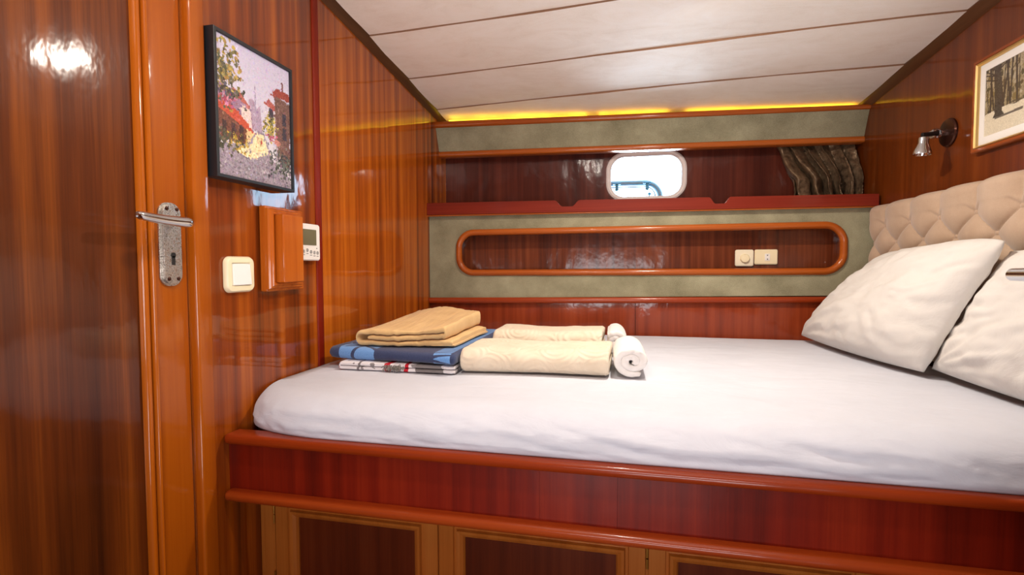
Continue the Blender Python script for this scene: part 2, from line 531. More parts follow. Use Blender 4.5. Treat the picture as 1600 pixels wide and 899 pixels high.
def door_handle(parent, org, nx, ydir, plate_len=0.186, pw_=0.056, lever=0.128, mplate=None):
    """escutcheon on a face x=org.x, normal nx, lever pointing along ydir"""
    ox, oy, oz = org
    hd = MB().plate(rr(oy, oz, pw_, plate_len, 0.024, 8), [], lambda u, v, d: (ox + nx * d, u, v), 0.0, 0.004)
    hd.plate(rr(oy, oz, pw_ - 0.010, plate_len - 0.010, 0.020, 8), [], lambda u, v, d: (ox + nx * d, u, v), 0.003, 0.010)
    h = hd.build('door_handle', mplate or M_WORN, parent, bevel=0.002)
    zt = oz + plate_len / 2 - 0.042
    x = ox + nx * 0.052
    MB().tube([(ox + nx * 0.008, oy, zt), (ox + nx * 0.03, oy, zt), (ox + nx * 0.046, oy, zt)], [0.011, 0.0095, 0.0095], 16).build('neck', M_WORN, h)
    pts, rs = [], []
    for i in range(15):
        t = i / 14
        pts.append((x - nx * 0.004 * math.sin(PI * t) + nx * 0.006 * t, oy - ydir * 0.012 + ydir * (lever + 0.012) * t, zt - 0.003 + 0.006 * t - 0.002 * math.sin(PI * t)))
        rs.append(0.0125 - 0.0035 * t if 0 < i < 14 else (0.008 if i == 0 else 0.006))
    MB().tube(pts, rs, 14).build('lever', M_CHROME, h, subsurf=1)
    kz = oz - 0.030
    MB().lathe([(0.006, 0.0), (0.006, 0.0015)], (ox + nx * 0.0099, oy, kz + 0.006), (nx, 0, 0), 14).box(min(ox + nx * 0.0099, ox + nx * 0.0114), max(ox + nx * 0.0099, ox + nx * 0.0114), oy - 0.004, oy + 0.004, kz - 0.016, kz + 0.004).build('keyhole', M_DARKHOLE, h)
    for sy in (-1, 1):
        for (dz, yy) in ((plate_len / 2 - 0.014, 0.013), (-plate_len / 2 + 0.016, 0.012)):
            MB().lathe([(0.0045, 0.0), (0.0045, 0.001), (0.003, 0.002)], (ox + nx * 0.0098, oy + sy * yy, oz + dz), (nx, 0, 0), 12).build('screw', M_BROWNMETAL, h)
    return h
door_handle(door, (0.0, 0.950, 1.048), 1, -1)

# ------------------------------------------------------------------ hull side fittings
def lr(l, r, x): return l + (r - l) * x / XR
def hbar(b, y0, y1, zl0, zr0, zl1, zr1, x0=0.0, x1=XR, rnd=0.0, yb_shift=0.0):
    """horizontal bar along x, its heights interpolated from left to right; rounded front"""
    n = 7 if rnd else 2
    prof = []
    if rnd:
        for i in range(n):
            a = -PI / 2 + PI * i / (n - 1)
            prof.append((y0 + rnd - rnd * math.cos(a), 0.5 + 0.5 * math.sin(a)))
        prof += [(y1, 1.0), (y1, 0.0)]
    else:
        prof = [(y0, 0), (y0, 1), (y1, 1), (y1, 0)]
    k0 = len(b.v); m = len(prof); N = 2
    for i in range(N):
        x = x0 + (x1 - x0) * i / (N - 1)
        for (y, t) in prof:
            b.v.append((x, y, lr(zl0, zr0, x) * (1 - t) + lr(zl1, zr1, x) * t))
    for j in range(m):
        a, c = k0 + j, k0 + (j + 1) % m
        b.f.append((a, c, c + m, a + m))
    b.f.append(tuple(k0 + j for j in range(m))); b.f.append(tuple(k0 + m + j for j in range(m)))
    return b

val = empty('valance', (1.03, 2.68, 1.56), 'olive carpeted valance board edged in orange wood, just below the ceiling', 'valance')
E_ = 0.001
MB().hexa([(E_, 2.655, 1.612), (XR - E_, 2.655, 1.580), (XR - E_, 2.755, 1.580), (E_, 2.755, 1.612), (E_, 2.606, 1.735), (XR - E_, 2.606, 1.692), (XR - E_, 2.755, 1.692), (E_, 2.755, 1.735)]).build('carpet_facing', M_CARPET, val, smooth=False)
hbar(MB(), 2.592, 2.64, 1.732, 1.690, 1.765, 1.711, E_, XR - E_, 0.010).build('top_edging', W_TRIM, val)
hbar(MB(), 2.645, 2.70, 1.588, 1.556, 1.617, 1.583, E_, XR - E_, 0.010).build('bottom_edging', W_TRIM, val)

shelf = empty('wall_shelf', (1.03, 2.6, 1.24), 'long mahogany shelf with a red-brown lip notched twice, under the porthole', 'shelf')
def lipz(x, top):
    return lr(1.317, 1.297, x) if top else lr(1.256, 1.246, x)
outl = [(E_, lipz(0, 0)), (XR - 0.012, lipz(XR, 0)), (XR - 0.012, lipz(XR, 1))]
for xa, xb in ((1.365, 1.458), (0.660, 0.782)):
    zt = lipz((xa + xb) / 2, 1); dz = 0.030; w = xb - xa
    q = []
    for i in range(25):
        t = i / 24
        s = 0.5 - 0.5 * math.cos(PI * min(1, t / 0.32)) if t < 0.32 else (0.5 - 0.5 * math.cos(PI * min(1, (1 - t) / 0.32)) if t > 0.68 else 1)
        q.append((xb - w * t, lipz(xb - w * t, 1) - dz * s))
    outl += q
outl.append((E_, lipz(0, 1)))
MB().plate(outl, [], lambda u, v, d: (u, d, v), 2.468, 2.488).build('shelf_lip', W_LIP, shelf, bevel=0.004, seg=3)
hbar(MB(), 2.472, 2.488, 1.249, 1.240, 1.256, 1.246, E_, XR - 0.012, 0.003).build('lip_bead', W_TRIM, shelf)
hbar(MB(), 2.488, 2.758, 1.2575, 1.248, 1.270, 1.262, E_, XR - E_).build('shelf_board', W_BACK, shelf)

# carpeted panel with the long rounded niche
pan = empty('niche_panel', (1.03, 2.55, 0.84), 'olive carpeted panel with a long rounded wood-framed niche above the bed', 'wall panel')
ncx, ncw = (0.162 + 1.930) / 2, 1.930 - 0.162
def nmap(u, v, d): return (u, d, v + (u - 1.03) * 0.0035)
nich = rr(ncx, 1.065, ncw, 0.205, 0.078, 14)
MB().plate([(E_, 0.832), (XR - E_, 0.858), (XR - E_, 1.2455), (E_, 1.2555)], [nich], nmap, 2.50, 2.512).build('carpet_facing', M_CARPET, pan, smooth=False)
MB().sweep(rr(ncx, 1.065, ncw, 0.205, 0.078, 14), [(0.0005, 2.505), (0.0005, 2.582), (0.012, 2.582), (0.012, 2.513)], nmap).build('niche_lining', W_NICHE, pan)
prof = [(-0.016 + 0.032 * (0.5 - 0.5 * math.cos(PI * i / 8)), 2.502 - 0.018 * math.sin(PI * i / 8)) for i in range(9)] + [(0.012, 2.503), (-0.010, 2.52)]
MB().sweep(rr(ncx, 1.065, ncw, 0.205, 0.078, 14), prof, nmap).build('niche_frame', W_TRIM, pan)
MB().plate(rr(ncx, 1.065, ncw + 0.03, 0.235, 0.09, 10), [], nmap, 2.581, 2.592).build('niche_back', W_NICHE, pan, smooth=False)

low = empty('lower_panel', (1.03, 2.53, 0.6), 'red mahogany board with a rounded top edge between mattress and carpeted panel', 'wall panel')
for xa, xb in ((E_, 1.044), (1.046, XR - E_)):
    hbar(MB(), 2.508, 2.53, 0.58, 0.58, 0.805, 0.832, xa, xb).build('board', W_LOW, low)
hbar(MB(), 2.482, 2.53, 0.800, 0.829, 0.830, 0.8565, E_, XR - E_, 0.010).build('top_edging', W_RAIL, low)

# porthole
win = struct(empty('window_1', (pcx, YB, pcz)))
prof = [(-0.006, YB + 0.012), (-0.006, YB - 0.004), (0.001, YB - 0.013), (0.010, YB - 0.016), (0.018, YB - 0.012), (0.022, YB - 0.001), (0.0, YB - 0.001)]
MB().sweep(rr(pcx, pcz, pw, ph, 0.075, 12), prof, lambda u, v, d: (u, d, v)).build('window_frame', M_PORT, win)
gm, gnt, gbs = new_mat('porthole_glass')
gnt.nodes.remove(gbs)
tr = nn(gnt, 'ShaderNodeBsdfTransparent'); tr.inputs[0].default_value = (0.92, 0.98, 1.0, 1)
gl = nn(gnt, 'ShaderNodeBsdfGlossy'); gl.inputs['Roughness'].default_value = 0.02
fr = nn(gnt, 'ShaderNodeFresnel'); fr.inputs[0].default_value = 1.45
mx = nn(gnt, 'ShaderNodeMixShader')
gnt.links.new(fr.outputs[0], mx.inputs[0]); gnt.links.new(tr.outputs[0], mx.inputs[1]); gnt.links.new(gl.outputs[0], mx.inputs[2])
gnt.links.new(mx.outputs[0], gnt.nodes['Material Output'].inputs[0])
MB().plate(rr(pcx, pcz, pw - 0.001, ph - 0.001, 0.0745, 12), [], lambda u, v, d: (u, d, v), YB + 0.022, YB + 0.026).build('pane', gm, win, smooth=False)
# the outer rim with its two latches outside the glass
M_TEAL = plain('teal_metal', (0.01, 0.16, 0.25, 1), 0.4)
M_TUBE = plain('pale_tube', (0.17, 0.30, 0.36, 1), 0.35)
rail = empty('deck_rail', (1.04, 3.0, 1.2), 'pale tube rail with a rounded corner and dark clamps, outside the porthole', 'rail')
yy = 3.0
pts = [(0.70, yy, 1.462), (0.9, yy, 1.462), (1.10, yy, 1.460)] + [(1.10 + 0.085 * math.sin(a), yy, 1.375 + 0.085 * math.cos(a)) for a in [PI / 2 * i / 10 for i in range(1, 11)]] + [(1.185, yy, 1.25), (1.185, yy, 0.6)]
MB().tube(pts, 0.017, 14).build('outer_tube', M_TUBE, rail)
pts = [(0.70, yy - 0.02, 1.437), (1.095, yy - 0.02, 1.436)] + [(1.10 + 0.056 * math.sin(a), yy - 0.02, 1.38 + 0.056 * math.cos(a)) for a in [PI / 2 * i / 10 for i in range(0, 11)]] + [(1.156, yy - 0.02, 1.25), (1.156, yy - 0.02, 0.6)]
MB().tube(pts, 0.0035, 8).build('inner_line', M_TEAL, rail)
for cx_ in (0.945, 1.112):
    MB().box(cx_ - 0.022, cx_ + 0.022, yy - 0.035, yy + 0.0, 1.452, 1.460).box(cx_ - 0.008, cx_ + 0.010, yy - 0.035, yy - 0.005, 1.418, 1.452).lathe([(0.010, 0), (0.010, 0.03)], (cx_, yy - 0.036, 1.424), (0, 1, 0), 14).build('clamp', M_TEAL, rail, bevel=0.002)
MB().lathe([(0.012, 0), (0.010, 0.008), (0.003, 0.014)], (1.125, yy - 0.03, 1.388), (0, 0, 1), 14).tube([(1.125, yy - 0.03, 0.6), (1.125, yy - 0.03, 1.39)], 0.004, 8).build('stanchion', M_TEAL, rail)
struct(MB().box(-0.5, 3.0, YB + 0.07, 4.6, 0.54, 0.6).build('trim_6', plain('white_deck', C(235, 238, 240), 0.6), smooth=False))

# yellow light strip glowing in the slot over the valance
def glow(name, col, e):
    m, nt, bs = new_mat(name)
    nt.nodes.remove(bs)
    em = nn(nt, 'ShaderNodeEmission')
    n = noise_tex(nt, coords(nt, (1, 1, 1)), 5.0, 2)
    r = ramp(nt, [(0.3, (col[0] * 0.5, col[1] * 0.42, col[2] * 0.3, 1)), (0.6, (col[0], col[1], col[2], 1))])
    nt.links.new(n, r.inputs[0]); nt.links.new(r.outputs[0], em.inputs[0])
    em.inputs[1].default_value = e
    nt.links.new(em.outputs[0], nt.nodes['Material Output'].inputs[0])
    return m
M_LED = glow('yellow_led', (1.0, 0.62, 0.03), LED_E)
ls = empty('light_strip', (1.0, 2.66, 1.72), 'glowing yellow light strip in the slot between ceiling and valance', 'light strip')
for xa, xb in ((0.06, 0.80), (0.86, 1.20), (1.28, 2.02)):
    hbar(MB(), 2.650, 2.662, 1.7365, 1.6935, 1.7835, 1.7205, xa, xb).build('glowing_tube', M_LED, ls)

# curtain bunched at the end of the shelf
cm, cnt, cbs = new_mat('brown_satin')
cn_ = noise_tex(cnt, coords(cnt, (1, 1, 1)), 55, 5, 0.7)
cr_ = ramp(cnt, [(0.35, C(72, 56, 42)), (0.65, C(128, 104, 80))])
cnt.links.new(cn_, cr_.inputs[0]); cnt.links.new(cr_.outputs[0], cbs.inputs['Base Color'])
cbs.inputs['Roughness'].default_value = 0.28
cbs.inputs['Metallic'].default_value = 0.15
cbs.inputs['Sheen Weight'].default_value = 0.0
cbs.inputs['Specular Tint'].default_value = (0.9, 0.72, 0.52, 1)
bump(cnt, cbs, cn_, 0.18, 0.006)
def curt(u, v):
    v2 = 1 - v
    x0 = 1.705 + 0.060 * min(1, v2 * 1.7)
    x1 = 2.03 + 0.018 * math.sin(PI * v2 * 0.7)
    uu = u + 0.10 * math.sin(PI * u) * v2 + 0.02 * fbm((u * 4, v * 3, 1.0), 1, 3)
    x = x0 + (x1 - x0) * uu
    ph_ = (u - 0.10 * v2 * (1 - u)) * 2 * PI * 5.6 + 1.0 * math.sin(3.4 * v2 + u * 4) + 1.6 * fbm((u * 2, v2 * 1.6, 3.1), 1, 2)
    y = 2.742 - (0.022 + 0.050 * min(1, v2 * 1.7)) * abs(math.sin(ph_ * 0.5)) ** 0.75 - 0.030 * min(1, v2 * 1.6)
    y += 0.010 * math.sin(ph_ * 1.5 + 4 * v2) * v2 + 0.012 * fbm((u * 5 - v2 * 2.5, v2 * 2.6, 7), 1, 2) + 0.004 * fbm((u * 16 - v2 * 5, v2 * 9, 3), 1, 2)
    y += 0.02 * v2 * math.sin(PI * u)
    if v2 > 0.8:
        y -= (v2 - 0.8) * 0.09 * (1 + math.sin(ph_ * 0.7))
    x += 0.012 * math.cos(ph_ * 0.9 + 1.0)
    z = 1.275 + (1.576 - 1.275) * v + 0.006 * fbm((u * 9, 2, 1), 1, 2) * (1 - v)
    return (min(x, 2.05), min(max(y, 2.704 if v > 0.86 else 2.6), 2.752), z)
cu = MB().grid(curt, 150, 60).build('curtain', cm, sharp=80)
sm_ = cu.modifiers.new('thickness', 'SOLIDIFY'); sm_.thickness = 0.002
sset(cu, 'dark brown satin curtain bunched at the right end of the shelf', 'curtain')

# ------------------------------------------------------------------ bed base with lockers
bed = empty('bed_base', (1.03, 1.8, 0.0), 'built-in mahogany bed base with two rounded rails and locker doors below', 'bed')
for xa, xb in ((0.001, 0.8138), (0.8142, 0.9848), (0.9852, XR - E_)):
    MB().box(xa, xb, 1.106, 1.13, 0.41, 0.556).build('front_panel', W_FRONT, bed)
def rail_bar(name, y0, y1, z0, z1, x0, x1):
    pr = rr((y0 + y1) / 2, (z0 + z1) / 2, y1 - y0, z1 - z0, (z1 - z0) / 2 - 0.001, 8)
    b = MB(); m = len(pr); n = 6
    xs = [x0, x0 + 0.004, x0 + 0.012, x1 - 0.01, x1]
    sc_ = [0.5, 0.85, 1.0, 1.0, 1.0]
    for x, s in zip(xs, sc_):
        for (u, v, _, _) in pr:
            b.v.append((x, (u - (y0 + y1) / 2) * s + (y0 + y1) / 2, (v - (z0 + z1) / 2) * s + (z0 + z1) / 2))
    for i in range(len(xs) - 1):
        for j in range(m):
            a, c = i * m + j, i * m + (j + 1) % m
            b.f.append((a, c, c + m, a + m))
    b.f.append(tuple(range(m))); b.f.append(tuple((len(xs) - 1) * m + j for j in range(m)))
    return b.build(name, W_RAIL, bed, sharp=50)
rail_bar('top_rail', 1.082, 1.142, 0.545, 0.5715, 0.001, XR - E_)
rail_bar('bottom_rail', 1.078, 1.128, 0.399, 0.425, 0.001, XR - E_)
MB().box(E_, XR - E_, 1.13, 2.50, 0.52, 0.541).build('platform', W_FRONT, bed)
MB().box(E_, XR - E_, 1.128, 1.25, 0.392, 0.404).build('soffit', W_CABP, bed)
b = MB()
b.box(E_, 0.046, 1.216, 1.24, 0.0, 0.392).box(0.046, XR - E_, 1.216, 1.24, 0.372, 0.392).box(0.046, XR - E_, 1.216, 1.24, 0.0, 0.06)
b.box(0.49, 0.57, 1.222, 1.24, 0.06, 0.372).box(1.02, 1.09, 1.222, 1.24, 0.06, 0.372).box(1.50, 1.57, 1.222, 1.24, 0.06, 0.372).box(2.03, XR - E_, 1.216, 1.24, 0.06, 0.372)
b.build('locker_frame', W_CAB, bed)
for (xa, xb, hinge) in ((0.049, 0.529, 0), (0.533, 1.049, 1), (1.056, 1.53, 0), (1.534, 2.026, 1)):
    cx_, w_ = (xa + xb) / 2, xb - xa
    z0, z1 = 0.064, 0.369
    d = MB()
    fw = 0.068
    mpd = lambda u, v, dd: (u, dd, v)
    d.sweep(rr(cx_, (z0 + z1) / 2, w_, z1 - z0, 0), [(0, 1.2395), (0, 1.214), (-0.001, 1.213), (-fw + 0.030, 1.213), (-fw + 0.028, 1.218), (-fw + 0.022, 1.218), (-fw + 0.019, 1.210), (-fw + 0.012, 1.211), (-fw + 0.004, 1.216), (-fw, 1.222), (-fw, 1.2395)], mpd)
    dd_ = d.build('locker_door', W_CAB, bed, smooth=False)
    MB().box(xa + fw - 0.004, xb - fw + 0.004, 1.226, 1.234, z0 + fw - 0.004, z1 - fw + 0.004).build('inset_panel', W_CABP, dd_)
    hx = xa - 0.002 if hinge == 0 else xb + 0.003
    for hz in (0.306, 0.12):
        MB().tube([(hx, 1.211, hz - 0.024), (hx, 1.211, hz + 0.0)], 0.0022, 8).tube([(hx, 1.211, hz + 0.003), (hx, 1.211, hz + 0.026)], 0.0022, 8).build('hinge', M_BRASS, dd_)

# ------------------------------------------------------------------ mattress under a fitted sheet
MZ = 0.664
def mattress():
    # plan outline (counter-clockwise from front-left), with a soft front-left corner
    x0, x1, y0, y1, r = 0.006, XR - 0.004, 1.100, 2.492, 0.112
    pts = []
    def arc(cx, cy, r, a0, n):
        for i in range(n):
            a = a0 + PI / 2 * i / (n - 1)
            pts.append((cx + r * math.cos(a), cy + r * math.sin(a), math.cos(a), math.sin(a)))
    def line(xa, ya, xb, yb, nx, ny, n):
        for i in range(1, n):
            t = i / n
            pts.append((xa + (xb - xa) * t, ya + (yb - ya) * t, nx, ny))
    for i in range(40):
        a = PI + PI / 2 * i / 39
        ax_, ay_ = math.cos(a) / 0.29, math.sin(a) / 0.108
        l_ = math.hypot(ax_, ay_)
        pts.append((x0 + 0.29 + 0.29 * math.cos(a), y0 + 0.108 + 0.108 * math.sin(a), ax_ / l_, ay_ / l_))
    line(x0 + 0.29, y0, x1 - 0.112, y0, 0, -1, 260)
    arc(x1 - 0.112, y0 + 0.112, 0.112, -PI / 2, 14); line(x1, y0 + 0.112, x1, y1 - 0.112, 1, 0, 60)
    arc(x1 - 0.112, y1 - 0.112, 0.112, 0, 10); line(x1 - 0.112, y1, x0 + 0.112, y1, 0, 1, 90)
    arc(x0 + 0.112, y1 - 0.112, 0.112, PI / 2, 10); line(x0, y1 - 0.112, x0, y0 + 0.108, -1, 0, 110)
    m = len(pts)
    zb = 0.5725
    rings = [(0.050, 0.5425, 1), (0.050, 0.5715, 1)]          # (inset, z, tucked behind the rail)
    for i in range(7): rings.append((0.003 * max(0, 1 - i / 2.0), zb + 0.020 * i / 6, 0))
    rad_o, rad_i = MZ - (zb + 0.020), 0.105
    for i in range(1, 17):
        a = PI / 2 * i / 16
        rings.append((rad_i * (1 - math.cos(a)), zb + 0.020 + rad_o * math.sin(a), 0))
    b = MB()
    cx, cy = 1.05, 1.8
    for (ins, z, tuck) in rings:
        for (x, y, nx, ny) in pts:
            s = (max(0.0, -ny) if tuck else 1.0) if ny < -0.001 or abs(nx) > 0.02 else (0.0 if tuck else 0.45)
            ii = ins * s
            px, py = x - nx * ii, y - ny * ii
            if nx <= 0.001 and y < 1.75:
                px, py = x, y + ins * (max(-ny, max(0.0, min(1.0, (1.6 - y) / 0.4))) if not tuck else max(0.0, -ny))
            # wrinkles on the front fall of the sheet
            t = max(0.0, (z - zb) / (MZ - zb))
            amp = min(1.0, t * 4 + 0.1) * max(0.0, math.sin(PI * min(1, t * 0.9 + 0.15))) * (1 if ny < -0.3 else 0.25)
            q = x * 5.0 + (z - zb) * 26.0
            w = 0.0095 * fbm((q, z * 24 - x * 2.2, 0.3), 1.0, 4)
            w += 0.004 * fbm((x * 13 + z * 60, z * 14, 2.3), 1.0, 3)
            if x < 0.42:
                k = (0.42 - x) / 0.42
                w += k * 0.010 * math.sin((x - 0.03) * 85 + z * 55 + 4 * fbm((x * 9, z * 20, 1), 1, 3)) * (0.35 + fbm((x * 14, z * 30, 5), 1, 3))
            if 1.2 < x < 1.6:
                dl = (z - zb) - 0.050 + (x - 1.2) * 0.16
                w += 0.006 * math.exp(-(dl / 0.008) ** 2) * math.sin(PI * (x - 1.2) / 0.4)
            w *= 0.45 + 0.55 * min(1.0, x / 0.28)
            px += nx * w * amp * (0.3 if nx < -0.5 else 1); py += ny * w * amp
            zz = z + 0.0025 * fbm((x * 3, y * 3, 9), 1, 3) * t
            if t > 0.5 and ny > -0.5: zz += 0.0
            b.v.append((max(px, 0.004), py, zz))
    n_r = len(rings)
    # top: rings shrinking towards the centre
    top = []
    K = 26
    last = [Vector(b.v[(n_r - 1) * m + j]) for j in range(m)]
    for k in range(1, K):
        t = k / K
        for j in range(m):
            x = last[j].x + (cx - last[j].x) * t
            y = last[j].y + (cy - last[j].y) * t
            e = min(1, t * 5)
            z = MZ + (last[j].z - MZ) * (1 - e) + e * 0.0022 * fbm((x * 3.2, y * 2.2, 4), 1, 4) + e * 0.0012 * fbm((x * 2 + y * 6, y * 3 - x * 7, 8), 1, 3)
            b.v.append((x, y, z))
    b.v.append((cx, cy, MZ))
    R_ = n_r + K - 1
    for i in range(R_ - 1):
        for j in range(m):
            a, c = i * m + j, i * m + (j + 1) % m
            b.f.append((a, c, c + m, a + m))
    apex = len(b.v) - 1
    for j in range(m):
        b.f.append(((R_ - 1) * m + j, (R_ - 1) * m + (j + 1) % m, apex))
    b.f.append(tuple(range(m))[::-1])
    o = b.build('mattress', M_SHEET, sharp=180)
    sset(o, 'mattress under a wrinkled white fitted sheet filling the bed base', 'mattress')
mattress()

# ------------------------------------------------------------------ headboard
hb = empty('headboard', (2.03, 1.65, 0.68), 'beige suede headboard with deep diamond tufting against the right wall', 'headboard')
HY0, HY1, HZ0, HZ1 = 0.92, 2.47, 0.672, 1.243
P_, Q_, yb0, zb0 = 0.183, 0.136, 2.353, 1.153
def head(u, v):
    y = HY1 + (HY0 - HY1) * u
    zt = HZ1 + (HY1 - y) * 0.010
    z = HZ0 + (zt - HZ0) * v
    U = (y - yb0) / P_; V = (z - zb0) / Q_
    if z > zb0:
        k = abs(math.sin(PI * U)) ** 0.55
        s = min(1, (z - zb0) / 0.03)
        a, c_ = U + V, U - V
        d = (abs(math.sin(PI * a)) * abs(math.sin(PI * c_))) ** 0.42
        k = d * (1 - s) + k * s
    else:
        a, c_ = U + V, U - V
        k = (abs(math.sin(PI * a)) * abs(math.sin(PI * c_))) ** 0.42
    bulge = 0.018 + 0.026 * k
    e = min(1.0, (zt - z) / 0.030); bulge *= math.sqrt(max(0, 1 - (1 - e) ** 2))
    e = min(1.0, (HY1 - y) / 0.035); bulge *= math.sqrt(max(0, 1 - (1 - e) ** 2))
    return (2.046 - bulge, y, z + (0.006 * (k - 0.6) if v > 0.97 else 0))
MB().grid(head, 420, 170).build('tufted_cushion', M_HEAD, hb, sharp=180)
MB().box(2.044, XR - 0.0005, HY0, HY1 - 0.004, HZ0, HZ1 - 0.006).build('backing_board', M_HEAD, hb, bevel=0.004)
for row in range(0, 3):
    for i in range(-1, 9):
        y = yb0 - P_ * (i + 0.5 * (row % 2))
        z = zb0 - Q_ / 2 * row
        if HY0 + 0.05 < y < HY1 - 0.03 and not (row == 2 and y > 2.2):
            MB().lathe([(0.010, 0.0), (0.0095, 0.004), (0.006, 0.0065), (0.001, 0.0072)], (2.029, y, z), (-1, 0, 0), 14).build('button', M_HEAD, hb)

# ------------------------------------------------------------------ pillows
def pillow(name, bl, br, tl, tr, thick, nrm, seed, label, sag):
    bl, br, tl, tr = map(Vector, (bl, br, tl, tr)); N = Vector(nrm).normalized()
    def surf(side):
        def fn(u, v):
            a, c_ = 2 * u - 1, 2 * v - 1
            # pinched sides: edges curve inwards, corners stick out
            pu = a * (1 - 0.02 * (1 - c_ * c_) * abs(a) ** 3)
            pv = c_ * (1 + 0.05 * (1 - a * a) * abs(c_) ** 3)
            kk = 1 - 0.06 * (max(0.0, a) * max(0.0, c_)) ** 6
            pu *= kk; pv *= kk
            uu, vv = (pu + 1) / 2, (pv + 1) / 2
            p = bl * (1 - uu) * (1 - vv) + br * uu * (1 - vv) + tl * (1 - uu) * vv + tr * uu * vv
            prof = (max(0, 1 - abs(a) ** 2.6) * max(0, 1 - abs(c_) ** 2.4)) ** 0.5
            low_ = 1 + sag * (0.35 - vv)
            w = fbm((a * 2.2 + seed, c_ * 2.2, side), 1, 3) * 0.010
            edge = 1 - prof
            ang = math.atan2(c_, a)
            w += 0.004 * edge * prof * 2.2 * math.sin(ang * 19 + seed + 4 * fbm((a * 2, c_ * 2, seed), 1, 2))
            w += 0.003 * math.sin((a * 5 - c_ * 7) + 3 * fbm((a * 1.5, c_ * 1.5, seed + 4), 1, 2)) * prof
            rr_, th_ = math.hypot(a + 1, c_ + 1), math.atan2(c_ + 1, a + 1)
            w += 0.0065 * math.sin(th_ * 17 + 3 * fbm((a * 1.3, c_ * 1.3, seed), 1, 2)) * math.exp(-((rr_ - 0.75) / 0.5) ** 2) * (0.6 + fbm((th_ * 3, rr_ * 2, seed + 2), 1, 2))
            q = p + N * side * (thick * prof * low_ * (1.0 if side > 0 else 0.35) + w * min(1, prof * 3))
            q.z = max(q.z, MZ + 0.003)
            q.x = min(q.x, 2.05)
            return tuple(q)
        return fn
    b = MB(); n = 90
    f1, f2 = surf(1), surf(-1)
    b.grid(f1, n, n)
    b.grid(f2, n, n)
    o = b.build(name, M_PILLOW, sharp=180)
    bm = bmesh.new(); bm.from_mesh(o.data)
    bmesh.ops.remove_doubles(bm, verts=bm.verts, dist=0.0006)
    bmesh.ops.recalc_face_normals(bm, faces=bm.faces)
    bm.to_mesh(o.data); bm.free()
    for p in o.data.polygons: p.use_smooth = True
    sset(o, label, 'pillow', 'white pillows leaning on the headboard')
    return o
pillow('pillow', (1.745, 2.425, 0.690), (1.845, 1.690, 0.684), (1.955, 2.225, 1.030), (1.945, 1.520, 1.068), 0.10, (-0.86, -0.12, 0.45), 1.3,
       'white pillow with a pinched corner, nearer the porthole wall, leaning on the headboard', 0.5)
pillow('pillow', (1.880, 1.722, 0.690), (1.93, 0.98, 0.690), (1.978, 1.585, 1.030), (1.985, 0.86, 1.045), 0.07, (-0.9, 0.0, 0.42), 5.1,
       'white pillow cut by the right edge of the photo, nearest the viewer', 0.4)

# ------------------------------------------------------------------ folded linen
def densify(path, step=0.006):
    out = []
    P = [Vector((p[0], p[1])) for p in path]
    for i in range(len(P) - 1):
        n = max(1, int((P[i + 1] - P[i]).length / step))
        for k in range(n):
            out.append(P[i].lerp(P[i + 1], k / n))
    out.append(P[-1])
    return out
def ribbon(path, t, nd, mp, wob=0.0, seed=0, edge=0.5):
    """thick strip following a 2-D path, extruded over d in 0..1; mp(s,h,d)->xyz"""
    P = densify(path)
    n = len(P)
    L, Rr = [], []
    for i in range(n):
        tan = (P[min(i + 1, n - 1)] - P[max(i - 1, 0)]).normalized()
        nor = Vector((-tan.y, tan.x))
        L.append(nor); Rr.append(tan)
    ds = [0.0, 0.006, 0.02] + [0.02 + 0.96 * k / (nd - 1) for k in range(1, nd - 1)] + [0.98, 0.994, 1.0]
    th = [edge, 0.85] + [1.0] * (len(ds) - 4) + [0.85, edge]
    b = MB(); m = 2 * n + 2
    for d, tt in zip(ds, th):
        row = []
        for i in range(n):
            endt = 1.0 if 2 < i < n - 3 else 0.8
            o = wob * fbm((P[i].x * 14 + seed, d * 5, P[i].y * 9), 1, 3)
            row.append(P[i] + L[i] * (t / 2 * tt * endt) + Vector((0, o)))
        row.append(P[-1] + Rr[-1] * t * 0.3 * tt)
        for i in reversed(range(n)):
            endt = 1.0 if 2 < i < n - 3 else 0.8
            o = wob * fbm((P[i].x * 14 + seed, d * 5, P[i].y * 9), 1, 3)
            row.append(P[i] - L[i] * (t / 2 * tt * endt) + Vector((0, o)))
        row.append(P[0] - Rr[0] * t * 0.3 * tt)
        for q in row:
            b.v.append(tuple(mp(q.x, q.y, d)))
    for k in range(len(ds) - 1):
        for j in range(m):
            a, c_ = k * m + j, k * m + (j + 1) % m
            b.f.append((a, c_, c_ + m, a + m))
    for base in (0, (len(ds) - 1) * m):
        for i in range(n - 1):
            b.f.append((base + i, base + i + 1, base + 2 * n - 1 - i, base + 2 * n - i))
        b.f.append((base + n - 1, base + n, base + n + 1))
        b.f.append((base + 0, base + 2 * n, base + 2 * n + 1))
    return b
def uturn(cx, cy, r, a0, a1, n=9, sx=1.0):
    return [(cx + sx * r * math.cos(a0 + (a1 - a0) * i / (n - 1)), cy + r * math.sin(a0 + (a1 - a0) * i / (n - 1))) for i in range(n)]
def quadmap(FL, FR, BL, BR, zf, hb_=1.0, zb_=None):
    FL, FR, BL, BR = map(Vector, (FL, FR, BL, BR))
    def mp(s, h, d):
        p = FL * (1 - s) * (1 - d) + FR * s * (1 - d) + BL * (1 - s) * d + BR * s * d
        hh = h * (1 + (hb_ - 1) * d)
        return (p.x, p.y, zf + ((zb_ or zf) - zf) * d + hh)
    return mp

